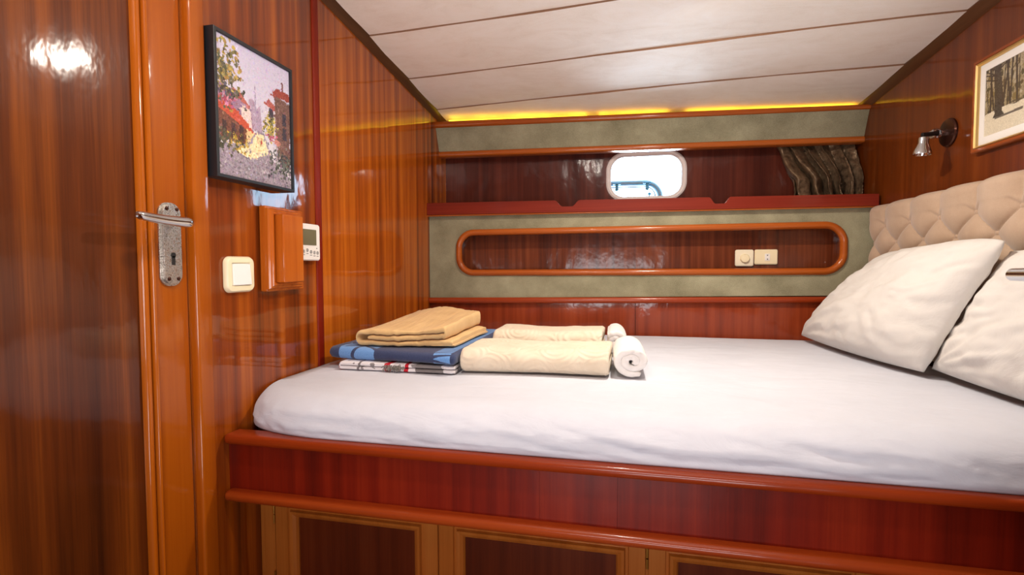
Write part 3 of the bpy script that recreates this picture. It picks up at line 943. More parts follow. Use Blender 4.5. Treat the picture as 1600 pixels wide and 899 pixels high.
# patterned throw at the bottom of the pile
def throw_mat():
    m, nt, bs = new_mat('patterned_throw')
    v = coords(nt, (1, 1, 1))
    sp = nn(nt, 'ShaderNodeSeparateXYZ'); nt.links.new(v, sp.inputs[0])
    r = ramp(nt, [(0.0, C(196, 24, 44)), (0.045, C(232, 228, 230)), (0.20, C(120, 112, 112)), (0.22, C(232, 228, 230)), (0.44, C(196, 24, 44)), (0.50, C(236, 230, 232)), (0.60, C(196, 24, 44)), (0.64, C(232, 228, 230)), (0.70, C(128, 122, 122)), (0.92, C(222, 218, 220))], 'CONSTANT')
    x = math_node(nt, 'MULTIPLY', math_node(nt, 'SUBTRACT', sp.outputs[0], 0.085), 2.5)
    wob = math_node(nt, 'MULTIPLY', math_node(nt, 'SUBTRACT', noise_tex(nt, v, 30, 2), 0.5), 0.06)
    nt.links.new(math_node(nt, 'ADD', x, wob), r.inputs[0])
    k = noise_tex(nt, coords(nt, (1, 1, 1)), 42, 1, 0.4)
    r2 = ramp(nt, [(0.66, (0, 0, 0, 1)), (0.68, (1, 1, 1, 1))])
    nt.links.new(k, r2.inputs[0])
    mix = nn(nt, 'ShaderNodeMix', data_type='RGBA')
    nt.links.new(r2.outputs[0], mix.inputs[0]); nt.links.new(r.outputs[0], mix.inputs[6]); mix.inputs[7].default_value = C(140, 134, 134)
    nt.links.new(mix.outputs[2], bs.inputs['Base Color'])
    bs.inputs['Roughness'].default_value = 0.95
    bump(nt, bs, noise_tex(nt, v, 700, 2), 0.5, 0.002)
    return m
thr = empty('throw_blanket', (0.3, 1.8, MZ), 'white, grey and red patterned throw with grey tassel at the bottom of the pile', 'blanket', 'folded blankets at the foot of the bed')
t_ = 0.0125
pth = [(1.0, t_ / 2), (0.06, t_ / 2)] + uturn(0.02, t_ * 1.02, t_ * 0.52, -PI / 2, -3 * PI / 2, 7, 1.6) + [(0.06, t_ * 1.54), (1.0, t_ * 1.54)]
ribbon(pth, t_ * 0.96, 12, quadmap((0.100, 1.462), (0.492, 1.462), (0.06, 2.10), (0.45, 2.10), MZ + 0.002), 0.0006, 2).build('folded_cloth', throw_mat(), thr, sharp=60)
b = MB()
random.seed(11)
for i in range(60):
    x = 0.262 + random.random() * 0.062; y = 1.478; z = MZ + 0.025 - random.random() * 0.006
    p = [(x, y, z)]
    dx = random.uniform(-0.012, 0.012)
    for k in range(1, 6):
        t = k / 5
        p.append((x + dx * t + 0.003 * math.sin(9 * t + i), y - 0.004 - 0.020 * t - random.random() * 0.004, max(MZ + 0.004, z + 0.004 * math.sin(PI * t) - 0.020 * t * random.uniform(0.3, 1))))
    b.tube(p, 0.0011, 5)
b.build('tassel', fabric('grey_yarn', C(104, 98, 92), C(150, 142, 134), 60, 900, 0.3), thr)['label'] = 'grey yarn tassel'

# navy blanket with pale blue motif
def navy_mat():
    m, nt, bs = new_mat('navy_knit')
    v = coords(nt, (1, 1, 1))
    sp = nn(nt, 'ShaderNodeSeparateXYZ'); nt.links.new(v, sp.inputs[0])
    vo = nn(nt, 'ShaderNodeTexVoronoi', feature='DISTANCE_TO_EDGE'); vo.inputs['Scale'].default_value = 13
    nt.links.new(coords(nt, (1, 0.8, 0.6)), vo.inputs['Vector'])
    cell = math_node(nt, 'GREATER_THAN', vo.outputs['Distance'], 0.07)
    left = math_node(nt, 'MULTIPLY', math_node(nt, 'LESS_THAN', sp.outputs[0], 0.215), math_node(nt, 'GREATER_THAN', sp.outputs[0], 0.082))
    a = math_node(nt, 'MULTIPLY', cell, left)
    wv = nn(nt, 'ShaderNodeTexWave', bands_direction='Y'); wv.inputs['Scale'].default_value = 22; wv.inputs['Distortion'].default_value = 1.5
    nt.links.new(coords(nt, (0.3, 1, 2.2)), wv.inputs['Vector'])
    right = math_node(nt, 'MULTIPLY', math_node(nt, 'GREATER_THAN', sp.outputs[0], 0.425), math_node(nt, 'GREATER_THAN', wv.outputs['Fac'], 0.32))
    edge = math_node(nt, 'LESS_THAN', sp.outputs[0], 0.482)
    bb = math_node(nt, 'MULTIPLY', right, edge)
    msk = math_node(nt, 'MAXIMUM', a, bb)
    f = noise_tex(nt, v, 500, 2, 0.8)
    rn = ramp(nt, [(0.3, C(30, 42, 78)), (0.7, C(62, 74, 112))]); nt.links.new(f, rn.inputs[0])
    rb = ramp(nt, [(0.3, C(88, 140, 206)), (0.7, C(124, 172, 228))]); nt.links.new(f, rb.inputs[0])
    mix = nn(nt, 'ShaderNodeMix', data_type='RGBA')
    nt.links.new(msk, mix.inputs[0]); nt.links.new(rn.outputs[0], mix.inputs[6]); nt.links.new(rb.outputs[0], mix.inputs[7])
    nt.links.new(mix.outputs[2], bs.inputs['Base Color'])
    bs.inputs['Roughness'].default_value = 0.95; bs.inputs['Sheen Weight'].default_value = 0.2
    bump(nt, bs, f, 0.6, 0.002)
    return m
tn = 0.0185
zn = MZ + 0.0300
pth = [(0.62, tn / 2), (tn, tn / 2)] + uturn(tn * 0.9, tn * 1.005, tn * 0.505, -PI / 2, -3 * PI / 2, 9, 1.25) + [(tn * 1.2, tn * 1.51), (0.62, tn * 1.51)]
def navy_map(s_, h, d):
    x = 0.038 + d * 0.460 - 0.012 * s_ * d
    k = min(1.0, d / 0.05, (1 - d) / 0.03)
    k = math.sqrt(max(0.0, 1 - (1 - k) ** 2))
    return (x, 1.505 - 0.055 * d + s_ + 0.012 * (1 - k), zn + tn + (h - tn) * (0.45 + 0.55 * k) * (1 + 0.10 * math.sin(5 * d + 1)))
nv = ribbon(pth, tn * 1.0, 26, navy_map, 0.0012, 5, edge=0.9).build('folded_blanket', navy_mat(), sharp=60)
sset(nv, 'folded navy blanket with pale blue motifs, between the tan blanket and the patterned throw', 'blanket', 'folded blankets at the foot of the bed')

# tan blanket on top
ztan = zn + 2 * tn + 0.0035
tt = 0.0150
def tan_map():
    q = quadmap((0.130, 1.515), (0.440, 1.560), (0.130, 2.04), (0.462, 1.92), ztan, 1.0)
    def mp(s, h, d):
        x, y, z = q(s, h, d)
        lvl = min(1.0, max(0.0, h / (tt * 3)))
        puff = 0.046 * (d ** 1.2) * (0.55 + 0.45 * math.sin(PI * min(1, max(0, s)) * 0.9))
        z += lvl * puff + lvl * 0.006 * math.sin(PI * s * 2.2 + 1.0) * (1 - d) + 0.0035 * math.sin(s * 9 + h * 90) * lvl
        z += lvl * 0.014 * s * (1 - d)
        return (x + 0.006 * math.sin(5 * d + s), y + 0.008 * fbm((s * 3, d * 2, h * 20), 1, 2), z)
    return mp
w3 = tt * 1.5
pth = [(1.02, tt * 0.5), (0.10, tt * 0.5)] + uturn(0.055, tt * 1.62, tt * 1.12, -PI / 2, -3 * PI / 2, 13, 2.3) + [(0.10, tt * 2.72), (0.90, tt * 2.72)] + \
      uturn(0.925, tt * 2.18, tt * 0.54, PI / 2, -PI / 2, 9, 2.4) + [(0.86, tt * 1.64), (0.14, tt * 1.60)] 
bl_ = ribbon(pth, tt * 0.94, 16, tan_map(), 0.0024, 9)
tb = empty('folded_blanket', (0.3, 1.75, ztan), 'folded tan wool blanket on top of the blanket pile by the left wall', 'blanket', 'folded blankets at the foot of the bed')
bl_.build('outer_fold', M_TAN, tb, sharp=60)
tm = tan_map()
t2 = tt * 0.32
ribbon([(0.80, tt * 0.2), (1.04, tt * 0.18)], t2, 10, lambda s, h, d: tm(s, h, d), 0.0005, 1).build('selvedge', M_TAN, tb, sharp=60)

# cream towels
def towel_mat():
    m = M_CREAM.copy(); m.name = 'cream_jacquard'
    nt = m.node_tree; bs = nt.nodes['Principled BSDF']
    v = coords(nt, (1, 1, 1))
    wv = nn(nt, 'ShaderNodeTexVoronoi', feature='F1'); wv.inputs['Scale'].default_value = 9
    nt.links.new(v, wv.inputs['Vector'])
    s = nn(nt, 'ShaderNodeMath', operation='SINE'); nt.links.new(math_node(nt, 'MULTIPLY', wv.outputs['Distance'], 46.0), s.inputs[0])
    old = bs.inputs['Normal'].links[0].from_socket
    bump(nt, bs, s.outputs[0], 0.28, 0.004, base=old)
    return m
M_JAC = towel_mat()
def folded_towel(name, x0, x1, yf, depth, t, layers, label, xs=0.0):
    """layers folded front-to-back; the round fold faces the viewer; extruded along x"""
    hgt = 2 * t * 1.02
    pth = [(depth, t * 0.5), (t * 1.0, t * 0.5)] + uturn(t * 0.95, t * 1.01, t * 0.51, -PI / 2, -3 * PI / 2, 9, 1.25) + [(t * 1.2, t * 1.52), (depth, t * 1.52)]
    def mp(s, h, d):
        x = x0 + (x1 - x0) * d + xs * s
        y = yf + s + 0.010 * math.sin(d * 3.2) + 0.025 * d
        lv = h / hgt
        z = MZ + 0.003 + h * (1 + 0.05 * math.sin(d * 7 + 1)) + lv * 0.004 * fbm((d * 3, s * 6, 1), 1, 3)
        return (x, y, z)
    o = ribbon(pth, t * 0.99, 22, mp, 0.0022, 3, edge=0.75).build(name, M_JAC, sharp=70)
    return sset(o, label, 'towel', 'folded cream towels')
folded_towel('folded_towel', 0.505, 0.952, 1.480, 0.225, 0.0375, 2, 'cream folded towel with embossed swirls, the nearer of the two on the mattress', 0.02)
folded_towel('folded_towel', 0.512, 0.915, 1.845, 0.20, 0.0425, 2, 'cream folded towel behind the nearer one, against the red mahogany board side', 0.02)

# rolled white towels
def roll(name, c0, c1, rx, rz, t, label, a0):
    c0, c1 = Vector(c0), Vector(c1)
    pts = []
    N = 110; turns = 1.95
    for i in range(N):
        k = i / (N - 1)
        a = a0 - turns * 2 * PI * (1 - k)
        rad_ = 0.16 + (1 - 0.16) * k
        pts.append((rad_ * math.cos(a), rad_ * math.sin(a)))
    R0 = rx - t / 2
    pts2 = [(p[0] * R0 + 0.0012 * fbm((p[0] * 3, p[1] * 3, 2), 1, 2), p[1] * R0) for p in pts]
    def mp(s, h, d):
        c = c0.lerp(c1, d)
        bulge = 1 + 0.03 * math.sin(PI * d) + 0.02 * fbm((s * 30, h * 30, d * 3), 1, 2)
        z = c.z + h * rz / rx * bulge
        return (c.x + s * bulge, c.y + 0.006 * fbm((s * 40, h * 40, 3), 1, 2), max(z, MZ + 0.003))
    o = ribbon(pts2, t, 12, mp, 0.0008, 7, edge=0.7).build(name, M_WHITE_T, sharp=70)
    return sset(o, label, 'towel', 'rolled white towels')
roll('rolled_towel', (1.020, 1.525, MZ + 0.0500), (1.010, 1.80, MZ + 0.0500), 0.0600, 0.0485, 0.0225, 'white rolled towel, the bigger and nearer one, beside the embossed cream towel', 0.4 - PI / 2)
roll('rolled_towel', (0.966, 1.87, MZ + 0.0495), (0.960, 2.12, MZ + 0.0495), 0.0450, 0.0480, 0.0190, 'white rolled towel, the smaller one farther back beside the rear cream towel', 2.4)

# ------------------------------------------------------------------ things on the left bulkhead
def paint_grid(name, fn, nu, nv, mp, parent, rough=0.6, coat=0.0):
    b = MB(); b.grid(lambda u, v: mp(u, v), nu, nv)
    m = bpy.data.materials.get(name + '_paint')
    m, nt, bs = new_mat(name + '_paint')
    at = nn(nt, 'ShaderNodeAttribute', attribute_name='Col')
    nt.links.new(at.outputs['Color'], bs.inputs['Base Color'])
    bs.inputs['Roughness'].default_value = rough
    bs.inputs['Coat Weight'].default_value = coat
    o = b.build(name, m, parent, smooth=True)
    img = fn(nu, nv)
    ca = o.data.color_attributes.new('Col', 'FLOAT_COLOR', 'POINT')
    flat = np.ones((nu * nv, 4), dtype=np.float32)
    s = np.clip(img.reshape(-1, 3), 0, 255) / 255.0
    flat[:, :3] = np.where(s <= 0.04045, s / 12.92, ((s + 0.055) / 1.055) ** 2.4)
    ca.data.foreach_set('color', flat.ravel())
    return o

def poly_mask(U, V, pts):
    inside = np.zeros(U.shape, bool)
    n = len(pts)
    for i in range(n):
        (x1, y1), (x2, y2) = pts[i], pts[(i + 1) % n]
        if y1 == y2: continue
        cond = ((V < y1) != (V < y2)) & (U < (x2 - x1) * (V - y1) / (y2 - y1) + x1)
        inside ^= cond
    return inside
def street(nu, nv):
    rng = np.random.default_rng(3)
    U, V = np.meshgrid(np.linspace(0, 1, nu), np.linspace(0, 1, nv))
    I = np.zeros((nv, nu, 3))
    I[:] = (205, 198, 214)
    I += (V[..., None] - 0.7) * np.array([-10, -14, 8])
    def poly(pts, col, nz=10):
        k = poly_mask(U, V, pts)
        I[k] = np.array(col) + rng.normal(0, nz, (k.sum(), 1))
    def stroke(a, c, ru, rv, col):
        i0, i1 = max(0, int((a - ru) * nu)), min(nu, int((a + ru) * nu) + 2)
        j0, j1 = max(0, int((c - rv) * nv)), min(nv, int((c + rv) * nv) + 2)
        if i1 <= i0 or j1 <= j0: return
        k = ((U[j0:j1, i0:i1] - a) / ru) ** 2 + ((V[j0:j1, i0:i1] - c) / rv) ** 2 < 1
        I[j0:j1, i0:i1][k] = col
    def dabs(n, cu, cv, su, sv, cols, r0, r1):
        n, r0, r1 = int(n * 1.6), r0 * 0.5, r1 * 0.6
        for _ in range(n):
            a, c = rng.normal(cu, su), rng.normal(cv, sv)
            ru, rv = rng.uniform(r0, r1), rng.uniform(r0, r1) * 0.8
            stroke(a, c, ru, rv, np.array(cols[rng.integers(len(cols))]) * 0.9 + rng.normal(0, 14))
    # far houses and tower
    poly([(0.40, 0.40), (0.40, 0.62), (0.46, 0.64), (0.49, 0.56), (0.55, 0.60), (0.58, 0.40)], (172, 150, 170))
    poly([(0.475, 0.55), (0.475, 0.70), (0.485, 0.76), (0.495, 0.70), (0.495, 0.55)], (160, 148, 172))
    # left houses
    poly([(0, 0.30), (0, 0.66), (0.22, 0.64), (0.42, 0.56), (0.46, 0.36), (0.40, 0.26)], (150, 118, 140))
    poly([(0.30, 0.36), (0.30, 0.56), (0.42, 0.54), (0.44, 0.36)], (222, 200, 190))
    poly([(0.18, 0.66), (0.30, 0.64), (0.44, 0.54), (0.30, 0.58)], (176, 92, 78))
    poly([(0.0, 0.54), (0.0, 0.48), (0.44, 0.34), (0.52, 0.34), (0.36, 0.44), (0.15, 0.54)], (190, 74, 44))
    poly([(0, 0.26), (0, 0.48), (0.36, 0.38), (0.38, 0.26)], (110, 62, 42), 16)
    poly([(0.36, 0.24), (0.36, 0.39), (0.46, 0.36), (0.46, 0.24)], (236, 196, 140))
    for x in (0.06, 0.17, 0.27): poly([(x, 0.28), (x, 0.40), (x + 0.05, 0.39), (x + 0.05, 0.28)], (60, 34, 30))
    # right houses
    poly([(0.62, 0.40), (0.62, 0.64), (0.78, 0.62), (0.78, 0.36)], (206, 196, 208))
    poly([(0.60, 0.64), (0.68, 0.69), (0.80, 0.64), (0.78, 0.61)], (170, 84, 70))
    poly([(0.78, 0.22), (0.76, 0.74), (1.0, 0.72), (1.0, 0.16)], (112, 78, 66), 14)
    poly([(0.70, 0.73), (0.80, 0.81), (1.0, 0.80), (1.0, 0.74)], (150, 62, 46))
    poly([(0.88, 0.80), (0.88, 0.88), (0.90, 0.88), (0.90, 0.80)], (120, 70, 64))
    for x, z in ((0.88, 0.52), (0.88, 0.40), (0.68, 0.52)): poly([(x, z), (x, z + 0.10), (x + 0.06, z + 0.10), (x + 0.06, z)], (54, 44, 54))
    # lane
    poly([(0.50, 0.40), (0.60, 0.40), (0.72, 0.20), (1.0, 0.06), (1.0, 0), (0, 0), (0, 0.22), (0.36, 0.27)], (150, 136, 146), 16)
    poly([(0.50, 0.38), (0.59, 0.38), (0.66, 0.24), (0.40, 0.16), (0.22, 0.20), (0.40, 0.27)], (244, 220, 172))
    dabs(230, 0.5, 0.10, 0.3, 0.06, [(152, 140, 150), (168, 156, 164), (182, 170, 175), (140, 127, 138)], 0.008, 0.03)
    # foliage and flowers
    dabs(150, 0.10, 0.76, 0.10, 0.10, [(92, 88, 56), (150, 136, 66), (206, 178, 84), (120, 112, 76), (186, 150, 80)], 0.015, 0.04)
    dabs(50, 0.13, 0.60, 0.09, 0.04, [(78, 74, 54), (110, 96, 70), (90, 80, 100)], 0.015, 0.035)
    dabs(28, 0.12, 0.545, 0.05, 0.025, [(196, 84, 112), (206, 120, 140), (166, 64, 86)], 0.012, 0.025)
    dabs(60, 0.22, 0.26, 0.10, 0.035, [(196, 160, 50), (120, 100, 40), (90, 86, 44), (220, 180, 70)], 0.012, 0.028)
    dabs(40, 0.05, 0.24, 0.05, 0.05, [(66, 66, 48), (96, 90, 60)], 0.015, 0.03)
    dabs(70, 0.69, 0.47, 0.05, 0.045, [(214, 190, 80), (150, 136, 60), (100, 96, 54), (226, 204, 110)], 0.012, 0.028)
    dabs(16, 0.70, 0.39, 0.03, 0.015, [(200, 80, 110), (170, 60, 90)], 0.012, 0.02)
    dabs(130, 0.86, 0.20, 0.10, 0.06, [(62, 66, 58), (94, 100, 84), (120, 124, 112), (50, 48, 50)], 0.012, 0.03)
    poly([(0.77, 0.20), (0.77, 0.36), (0.79, 0.36), (0.79, 0.20)], (160, 150, 150))
    poly([(0.72, 0.36), (0.78, 0.39), (0.86, 0.36), (0.80, 0.33)], (196, 130, 116))
    poly([(0.545, 0.30), (0.545, 0.35), (0.565, 0.355), (0.575, 0.30)], (180, 60, 50))
    dabs(40, 0.52, 0.30, 0.05, 0.03, [(250, 232, 180), (240, 206, 140)], 0.008, 0.02)
    for _ in range(4200):
        a, c = rng.uniform(0, 1), rng.uniform(0, 1)
        src = I[min(nv - 1, max(0, int((c + rng.normal(0, 0.005)) * nv))), min(nu - 1, max(0, int((a + rng.normal(0, 0.005)) * nu)))]
        amp = 3 if (c > 0.62 and 0.3 < a < 0.75) else 8
        ru = rng.uniform(0.004, 0.011)
        stroke(a, c, ru, ru * rng.uniform(0.4, 1.1), src * 0.96 + np.array((6, 4, 8)) + rng.normal(0, amp) + rng.normal(0, 4, 3))
    I += rng.normal(0, 5, I.shape[:2])[..., None]
    return I
pic = empty('painting', (0.02, 1.20, 1.22), 'tall painting of a village lane in a deep black box frame, left of the bed', 'painting')
ly0, ly1, lz0, lz1 = 1.052, 1.345, 1.216, 1.573
MB().sweep(rr((ly0 + ly1) / 2, (lz0 + lz1) / 2, ly1 - ly0, lz1 - lz0, 0), [(0, 0.0006), (0, 0.039), (-0.001, 0.040), (-0.008, 0.040), (-0.009, 0.036), (-0.009, 0.0006)], lambda u, v, d: (d, u, v)).build('frame', M_BLKFRAME, pic, smooth=False)
paint_grid('canvas', street, 220, 270, lambda u, v: (0.034, ly0 + 0.008 + (ly1 - ly0 - 0.016) * u, lz0 + 0.008 + (lz1 - lz0 - 0.016) * v), pic)

# light switch
sw = empty('light_switch', (0.0, 1.150, 0.93), 'square ivory rocker light switch on the wall beside the door frame', 'light switch')
mpx = lambda u, v, d: (d, u, v)
def soft_plate(b, cy, cz_, w, h, r, d0, d1, mp, inset=0.006):
    b.plate(rr(cy, cz_, w, h, r, 6), [], mp, d0, d1 - inset * 0.6)
    b.plate(rr(cy, cz_, w - inset, h - inset, max(0.001, r - inset / 2), 6), [], mp, d1 - inset * 0.6, d1)
    return b
b = MB()
b.sweep(rr(1.152, 0.977, 0.100, 0.094, 0.019, 8), [(0, 0.0005), (0, 0.008), (-0.004, 0.014), (-0.016, 0.015), (-0.018, 0.012), (-0.018, 0.0005)], mpx)
b.build('cover_plate', M_IVORY2, sw, bevel=0.001)
b = MB()
b.hexa([(0.006, 1.122, 0.948), (0.006, 1.185, 0.948), (0.006, 1.185, 1.006), (0.006, 1.122, 1.006), (0.017, 1.123, 0.949), (0.020, 1.184, 0.949), (0.015, 1.184, 1.005), (0.012, 1.123, 1.005)])
b.build('rocker', M_WPLAST, sw, bevel=0.002)

# little wooden cover box
bx = empty('wooden_cover_box', (0.03, 1.30, 0.93), 'small raised-panel wooden cover box between light switch and thermostat', 'wooden box')
MB().box(0.0006, 0.022, 1.238, 1.405, 0.927, 1.167).build('base_board', W_BOX, bx, bevel=0.003)
MB().sweep(rr(1.310, 1.047, 0.146, 0.226, 0), [(-0.02, 0.021), (0.0, 0.021), (0.0, 0.029), (-0.003, 0.034), (-0.008, 0.035), (-0.010, 0.038), (-0.015, 0.038), (-0.02, 0.032)], mpx).build('moulding', W_BOX, bx, smooth=False)
MB().box(0.021, 0.061, 1.262, 1.352, 0.951, 1.145).build('raised_panel', W_BOX, bx, bevel=0.004)

# thermostat
th = empty('thermostat', (0.0, 1.45, 1.015), 'white wall thermostat with grey display, behind the wooden cover box', 'thermostat')
soft_plate(MB(), 1.443, 1.0735, 0.108, 0.116, 0.008, 0.0005, 0.021, mpx).build('case', M_WPLAST, th, bevel=0.0015)
MB().plate(rr(1.436, 1.089, 0.078, 0.050, 0.002, 3), [], mpx, 0.0205, 0.0222).build('display', M_LCD, th, bevel=0.0004)
for i, (yy_, zz_) in enumerate(((1.408, 1.044), (1.427, 1.048), (1.446, 1.043), (1.464, 1.041), (1.481, 1.040))):
    MB().sweep(rr(yy_, zz_, 0.011, 0.011, 0.0053, 6), [(0, 0.0205), (0, 0.0218), (-0.0014, 0.0218), (-0.0014, 0.0205)], mpx).box(0.0205, 0.0216, yy_ - 0.0012, yy_ + 0.0012, zz_ - 0.003, zz_ + 0.003).box(0.0205, 0.0216, yy_ - 0.005, yy_ + 0.005, zz_ - 0.0115, zz_ - 0.0095).build('button', M_GREYINK, th, smooth=False)
MB().lathe([(0.0018, 0), (0.0018, 0.001)], (0.0207, 1.477, 1.055), (1, 0, 0), 10).build('sensor', M_DARKHOLE, th)

# ------------------------------------------------------------------ things in the niche
mpy = lambda u, v, d: (u, 2.581 - d, v)
dm = empty('dimmer_switch', (1.542, 2.581, 0.99), 'square ivory dimmer switch with round knob, in the niche', 'dimmer switch')
soft_plate(MB(), 1.541, 1.028, 0.080, 0.078, 0.009, 0.0, 0.011, mpy).build('cover_plate', M_IVORY, dm, bevel=0.001)
MB().lathe([(0.0215, 0.0), (0.0215, 0.003), (0.020, 0.010), (0.018, 0.0125), (0.004, 0.0135)], (1.542, 2.5715, 1.026), (0, -1, 0), 28).build('knob', M_IVORY2, dm)
so = empty('wall_socket', (1.635, 2.581, 1.0), 'oblong ivory two-pin wall socket right of the dimmer, in the niche', 'socket')
soft_plate(MB(), 1.635, 1.032, 0.098, 0.070, 0.007, 0.0, 0.010, mpy).build('cover_plate', M_IVORY2, so, bevel=0.001)
soft_plate(MB(), 1.640, 1.031, 0.022, 0.033, 0.003, 0.009, 0.0125, mpy, 0.002).build('insert', M_WPLAST, so)
for dz in (-0.009, 0.009):
    MB().lathe([(0.0026, 0), (0.0026, 0.0006)], (1.640, 2.5687, 1.031 + dz), (0, -1, 0), 12).build('pin_hole', M_DARKHOLE, so)

# ------------------------------------------------------------------ right bulkhead: reading lamp, framed photograph
lp = empty('reading_lamp', (2.06, 2.016, 1.40), 'chrome bell-shaded reading lamp on a round bronze plate, on the right wall', 'wall lamp')
MB().lathe([(0.047, 0.0005), (0.047, 0.006), (0.044, 0.010), (0.030, 0.013), (0.012, 0.015)], (2.06, 2.016, 1.440), (-1, 0, 0), 40).build('wall_plate', M_BROWNMETAL, lp)
MB().tube([(2.046, 2.016, 1.440), (2.030, 2.014, 1.440), (2.016, 2.010, 1.438)], [0.011, 0.011, 0.013], 16).sweep([(2.014 + 0.016 * math.cos(a), 1.437 + 0.013 * math.sin(a), math.cos(a), math.sin(a)) for a in [2 * PI * i / 20 for i in range(20)]], [(0.003, 1.998), (0.003, 2.016), (-0.002, 2.018), (-0.002, 1.996)], lambda u, v, d: (u, d, v)).build('swivel', M_CHROME, lp)
MB().tube([(2.018, 2.004, 1.436), (1.990, 1.994, 1.433), (1.966, 1.988, 1.431)], [0.008, 0.0075, 0.007], 14).build('arm', M_BLACK, lp)
pr = [(0.004, 0.0), (0.0135, -0.001), (0.0145, -0.006), (0.0145, -0.020), (0.016, -0.026), (0.022, -0.040), (0.0255, -0.050), (0.0265, -0.056), (0.0255, -0.058), (0.023, -0.0565), (0.018, -0.036)]
MB().lathe(pr, (1.972, 1.990, 1.423), (0.06, 0.0, 1), 30).build('lamp_shade', M_CHROME, lp)

def forest(nu, nv):
    rng = np.random.default_rng(8)
    U, V = np.meshgrid(np.linspace(0, 1, nu), np.linspace(0, 1, nv))
    I = np.zeros((nv, nu, 3)); I[:] = (146, 132, 104)
    I += (V[..., None] - 0.6) * np.array([34, 34, 40])
    I += rng.normal(0, 16, (nv, nu, 1))
    for _ in range(420):
        a, c = rng.uniform(0, 1), rng.uniform(0.3, 1)
        ru, rv = rng.uniform(0.004, 0.02), rng.uniform(0.01, 0.05)
        k = ((U - a) / ru) ** 2 + ((V - c) / rv) ** 2 < 1
        I[k] = np.array([(100, 86, 62), (160, 146, 116), (172, 162, 140), (128, 112, 74), (88, 80, 58)][rng.integers(5)]) + rng.normal(0, 8)
    for _ in range(40):
        x0 = rng.uniform(0, 1); w = rng.uniform(0.003, 0.010); s = rng.uniform(-0.08, 0.08)
        k = (np.abs(U - x0 - s * (V - 0.4)) < w) & (V > 0.33)
        I[k] = (70, 60, 52)
    hor = 0.33 + 0.04 * U + 0.015 * np.sin(U * 9)
    g = V < hor
    I[g] = np.array((214, 203, 178)) + rng.normal(0, 9, (g.sum(), 1))
    k = (V > hor - 0.02) & (V < hor + 0.03) & (np.sin(U * 40 + 3) + rng.normal(0, 0.6, U.shape) > 0.2)
    I[k] = (86, 76, 62)
    for x0, w, s, vb in ((0.13, 0.034, -0.03, 0.24), (0.42, 0.020, 0.10, 0.33), (0.62, 0.016, -0.04, 0.36), (0.84, 0.03, 0.03, 0.22)):
        ww = w * (1 + 1.0 * np.clip(vb + 0.06 - V, 0, 1) * 10)
        k = (np.abs(U - x0 - s * (V - 0.4)) < ww) & (V > vb)
        I[k] = np.array((70, 62, 54)) + rng.normal(0, 9, (k.sum(), 1))
        k = (V < vb + 0.02) & (V > vb - 0.03) & (U > x0 - 0.03) & (U < x0 + 0.22) & (np.abs(V - vb + 0.02 - (U - x0) * 0.07) < 0.018)
        I[k] = (104, 96, 86)
        for _ in range(7):
            b0 = rng.uniform(0.55, 0.95); sl = rng.choice([-1, 1]) * rng.uniform(0.5, 1.4); ln = rng.uniform(0.06, 0.16)
            xb = x0 + s * (b0 - 0.4)
            t = (U - xb) * np.sign(sl)
            k = (t > 0) & (t < ln) & (np.abs(V - b0 - t * abs(sl)) < 0.010)
            I[k] = (64, 54, 48)
    return I
fp = empty('framed_photograph', (2.05, 1.63, 1.33), 'photograph of bare trees on pale ground in a gilt-edged wooden frame, right wall', 'framed picture')
fy0, fy1, fz0, fz1 = 1.872, 1.35, 1.338, 1.618
cyf, czf, wf, hf = (fy0 + fy1) / 2, (fz0 + fz1) / 2, fy0 - fy1, fz1 - fz0
mpr = lambda u, v, d: (XR - d, u, v)
MB().sweep(rr(cyf, czf, wf, hf, 0), [(0, 0.0005), (0, 0.016), (-0.003, 0.020), (-0.010, 0.020), (-0.013, 0.016), (-0.013, 0.0005)], mpr).build('frame', W_FRAME, fp, smooth=False)
MB().sweep(rr(cyf, czf, wf - 0.026, hf - 0.026, 0), [(0.0005, 0.004), (0.0005, 0.019), (-0.002, 0.021), (-0.005, 0.017), (-0.007, 0.012), (-0.007, 0.004)], mpr).build('gilt_liner', M_GOLD, fp, smooth=False)
MB().sweep(rr(cyf, czf, wf - 0.040, hf - 0.040, 0), [(0.0, 0.004), (0.0, 0.010), (-0.022, 0.010), (-0.023, 0.004)], mpr).build('mount', M_MAT, fp, smooth=False)
paint_grid('print', forest, 240, 130, lambda u, v: (XR - 0.0085, fy0 - 0.041 - (wf - 0.082) * u, fz0 + 0.041 + (hf - 0.082) * v), fp, rough=0.25)

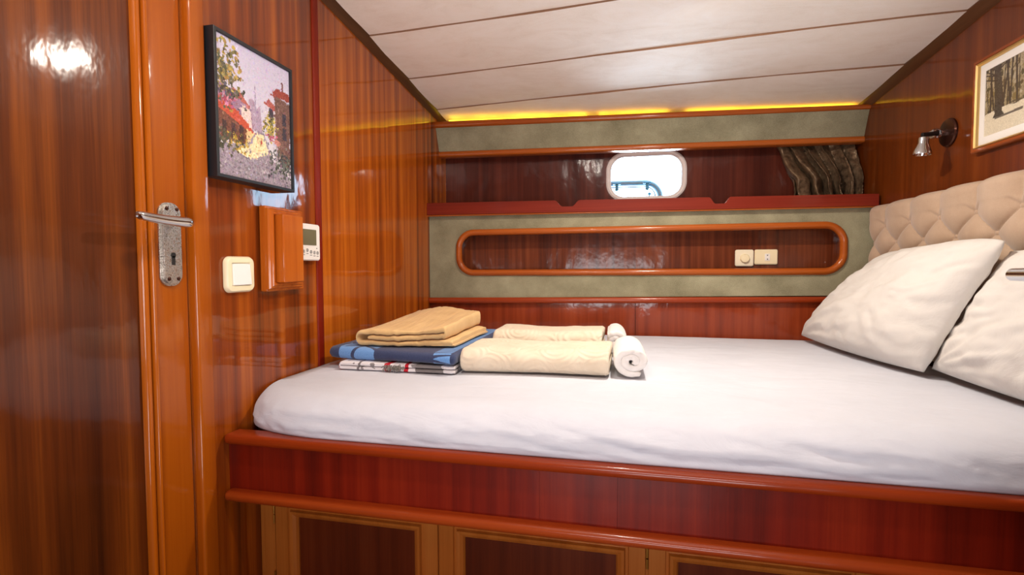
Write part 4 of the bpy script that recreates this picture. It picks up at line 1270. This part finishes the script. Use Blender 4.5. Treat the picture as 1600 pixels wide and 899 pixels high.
# ------------------------------------------------------------------ hanging locker by the right edge, its door lever reaching into view
wd = empty('wardrobe', (1.77, 0.28, 0.0), 'tall mahogany wardrobe beside the viewer, only its chrome door lever in view', 'wardrobe')
MB().box(1.495, XR - E_, -0.15, 0.64, 0.0, 1.86).build('body', W_RIGHT, wd, smooth=False)
wdoor = MB().box(1.475, 1.4945, -0.13, 0.62, 0.06, 1.84).build('door', W_RIGHT, wd, bevel=0.003)
# lever at door height, pointing along +y
hx, hy, hz = 1.475, 0.545, 0.945
hpl = MB().plate(rr(hy, hz, 0.04, 0.17, 0.018, 8), [], lambda u, v, d: (hx - d, u, v), 0.0, 0.007).build('handle_plate', M_WORN, wdoor, bevel=0.002)
MB().tube([(hx - 0.006, hy, 0.990), (hx - 0.03, hy, 0.990), (hx - 0.075, hy, 0.990)], 0.008, 14).build('neck', M_CHROME, hpl)
MB().tube([(hx - 0.082, hy - 0.012, 0.989), (hx - 0.083, hy, 0.989), (hx - 0.083, hy + 0.05, 0.9885), (hx - 0.083, hy + 0.085, 0.988), (hx - 0.083, hy + 0.088, 0.988)], [0.006, 0.0075, 0.007, 0.0065, 0.004], 14).build('lever', M_CHROME, hpl)

# ------------------------------------------------------------------ ceiling downlights (just above the frame)
M_BULB = glow('lamp_lens', (1.0, 0.86, 0.66), 20.0)
def downlight(x, y, label, w):
    z = cz(x, y) - 0.008
    t = empty('ceiling_light', (x, y, z), label, 'ceiling light', 'ceiling downlights')
    MB().lathe([(0.052, 0.0), (0.052, -0.006), (0.046, -0.012), (0.036, -0.012), (0.034, -0.004)], (x, y, z + 0.004), (0, 0, 1), 32).build('bezel', M_CHROME, t)
    MB().lathe([(0.033, 0.0), (0.030, -0.002), (0.001, -0.003)], (x, y, z + 0.002), (0, 0, 1), 24).build('lens', M_BULB, t)
    a = area('lamp', (x, y, z - 0.012), 0.066, w, (1.0, 0.90, 0.78))
    return t
downlight(1.14, 1.63, 'chrome ceiling downlight above the middle of the bed', LAMP_W * 1.8)
downlight(0.70, 0.60, 'chrome ceiling downlight before the bed, nearer the door', LAMP_W)
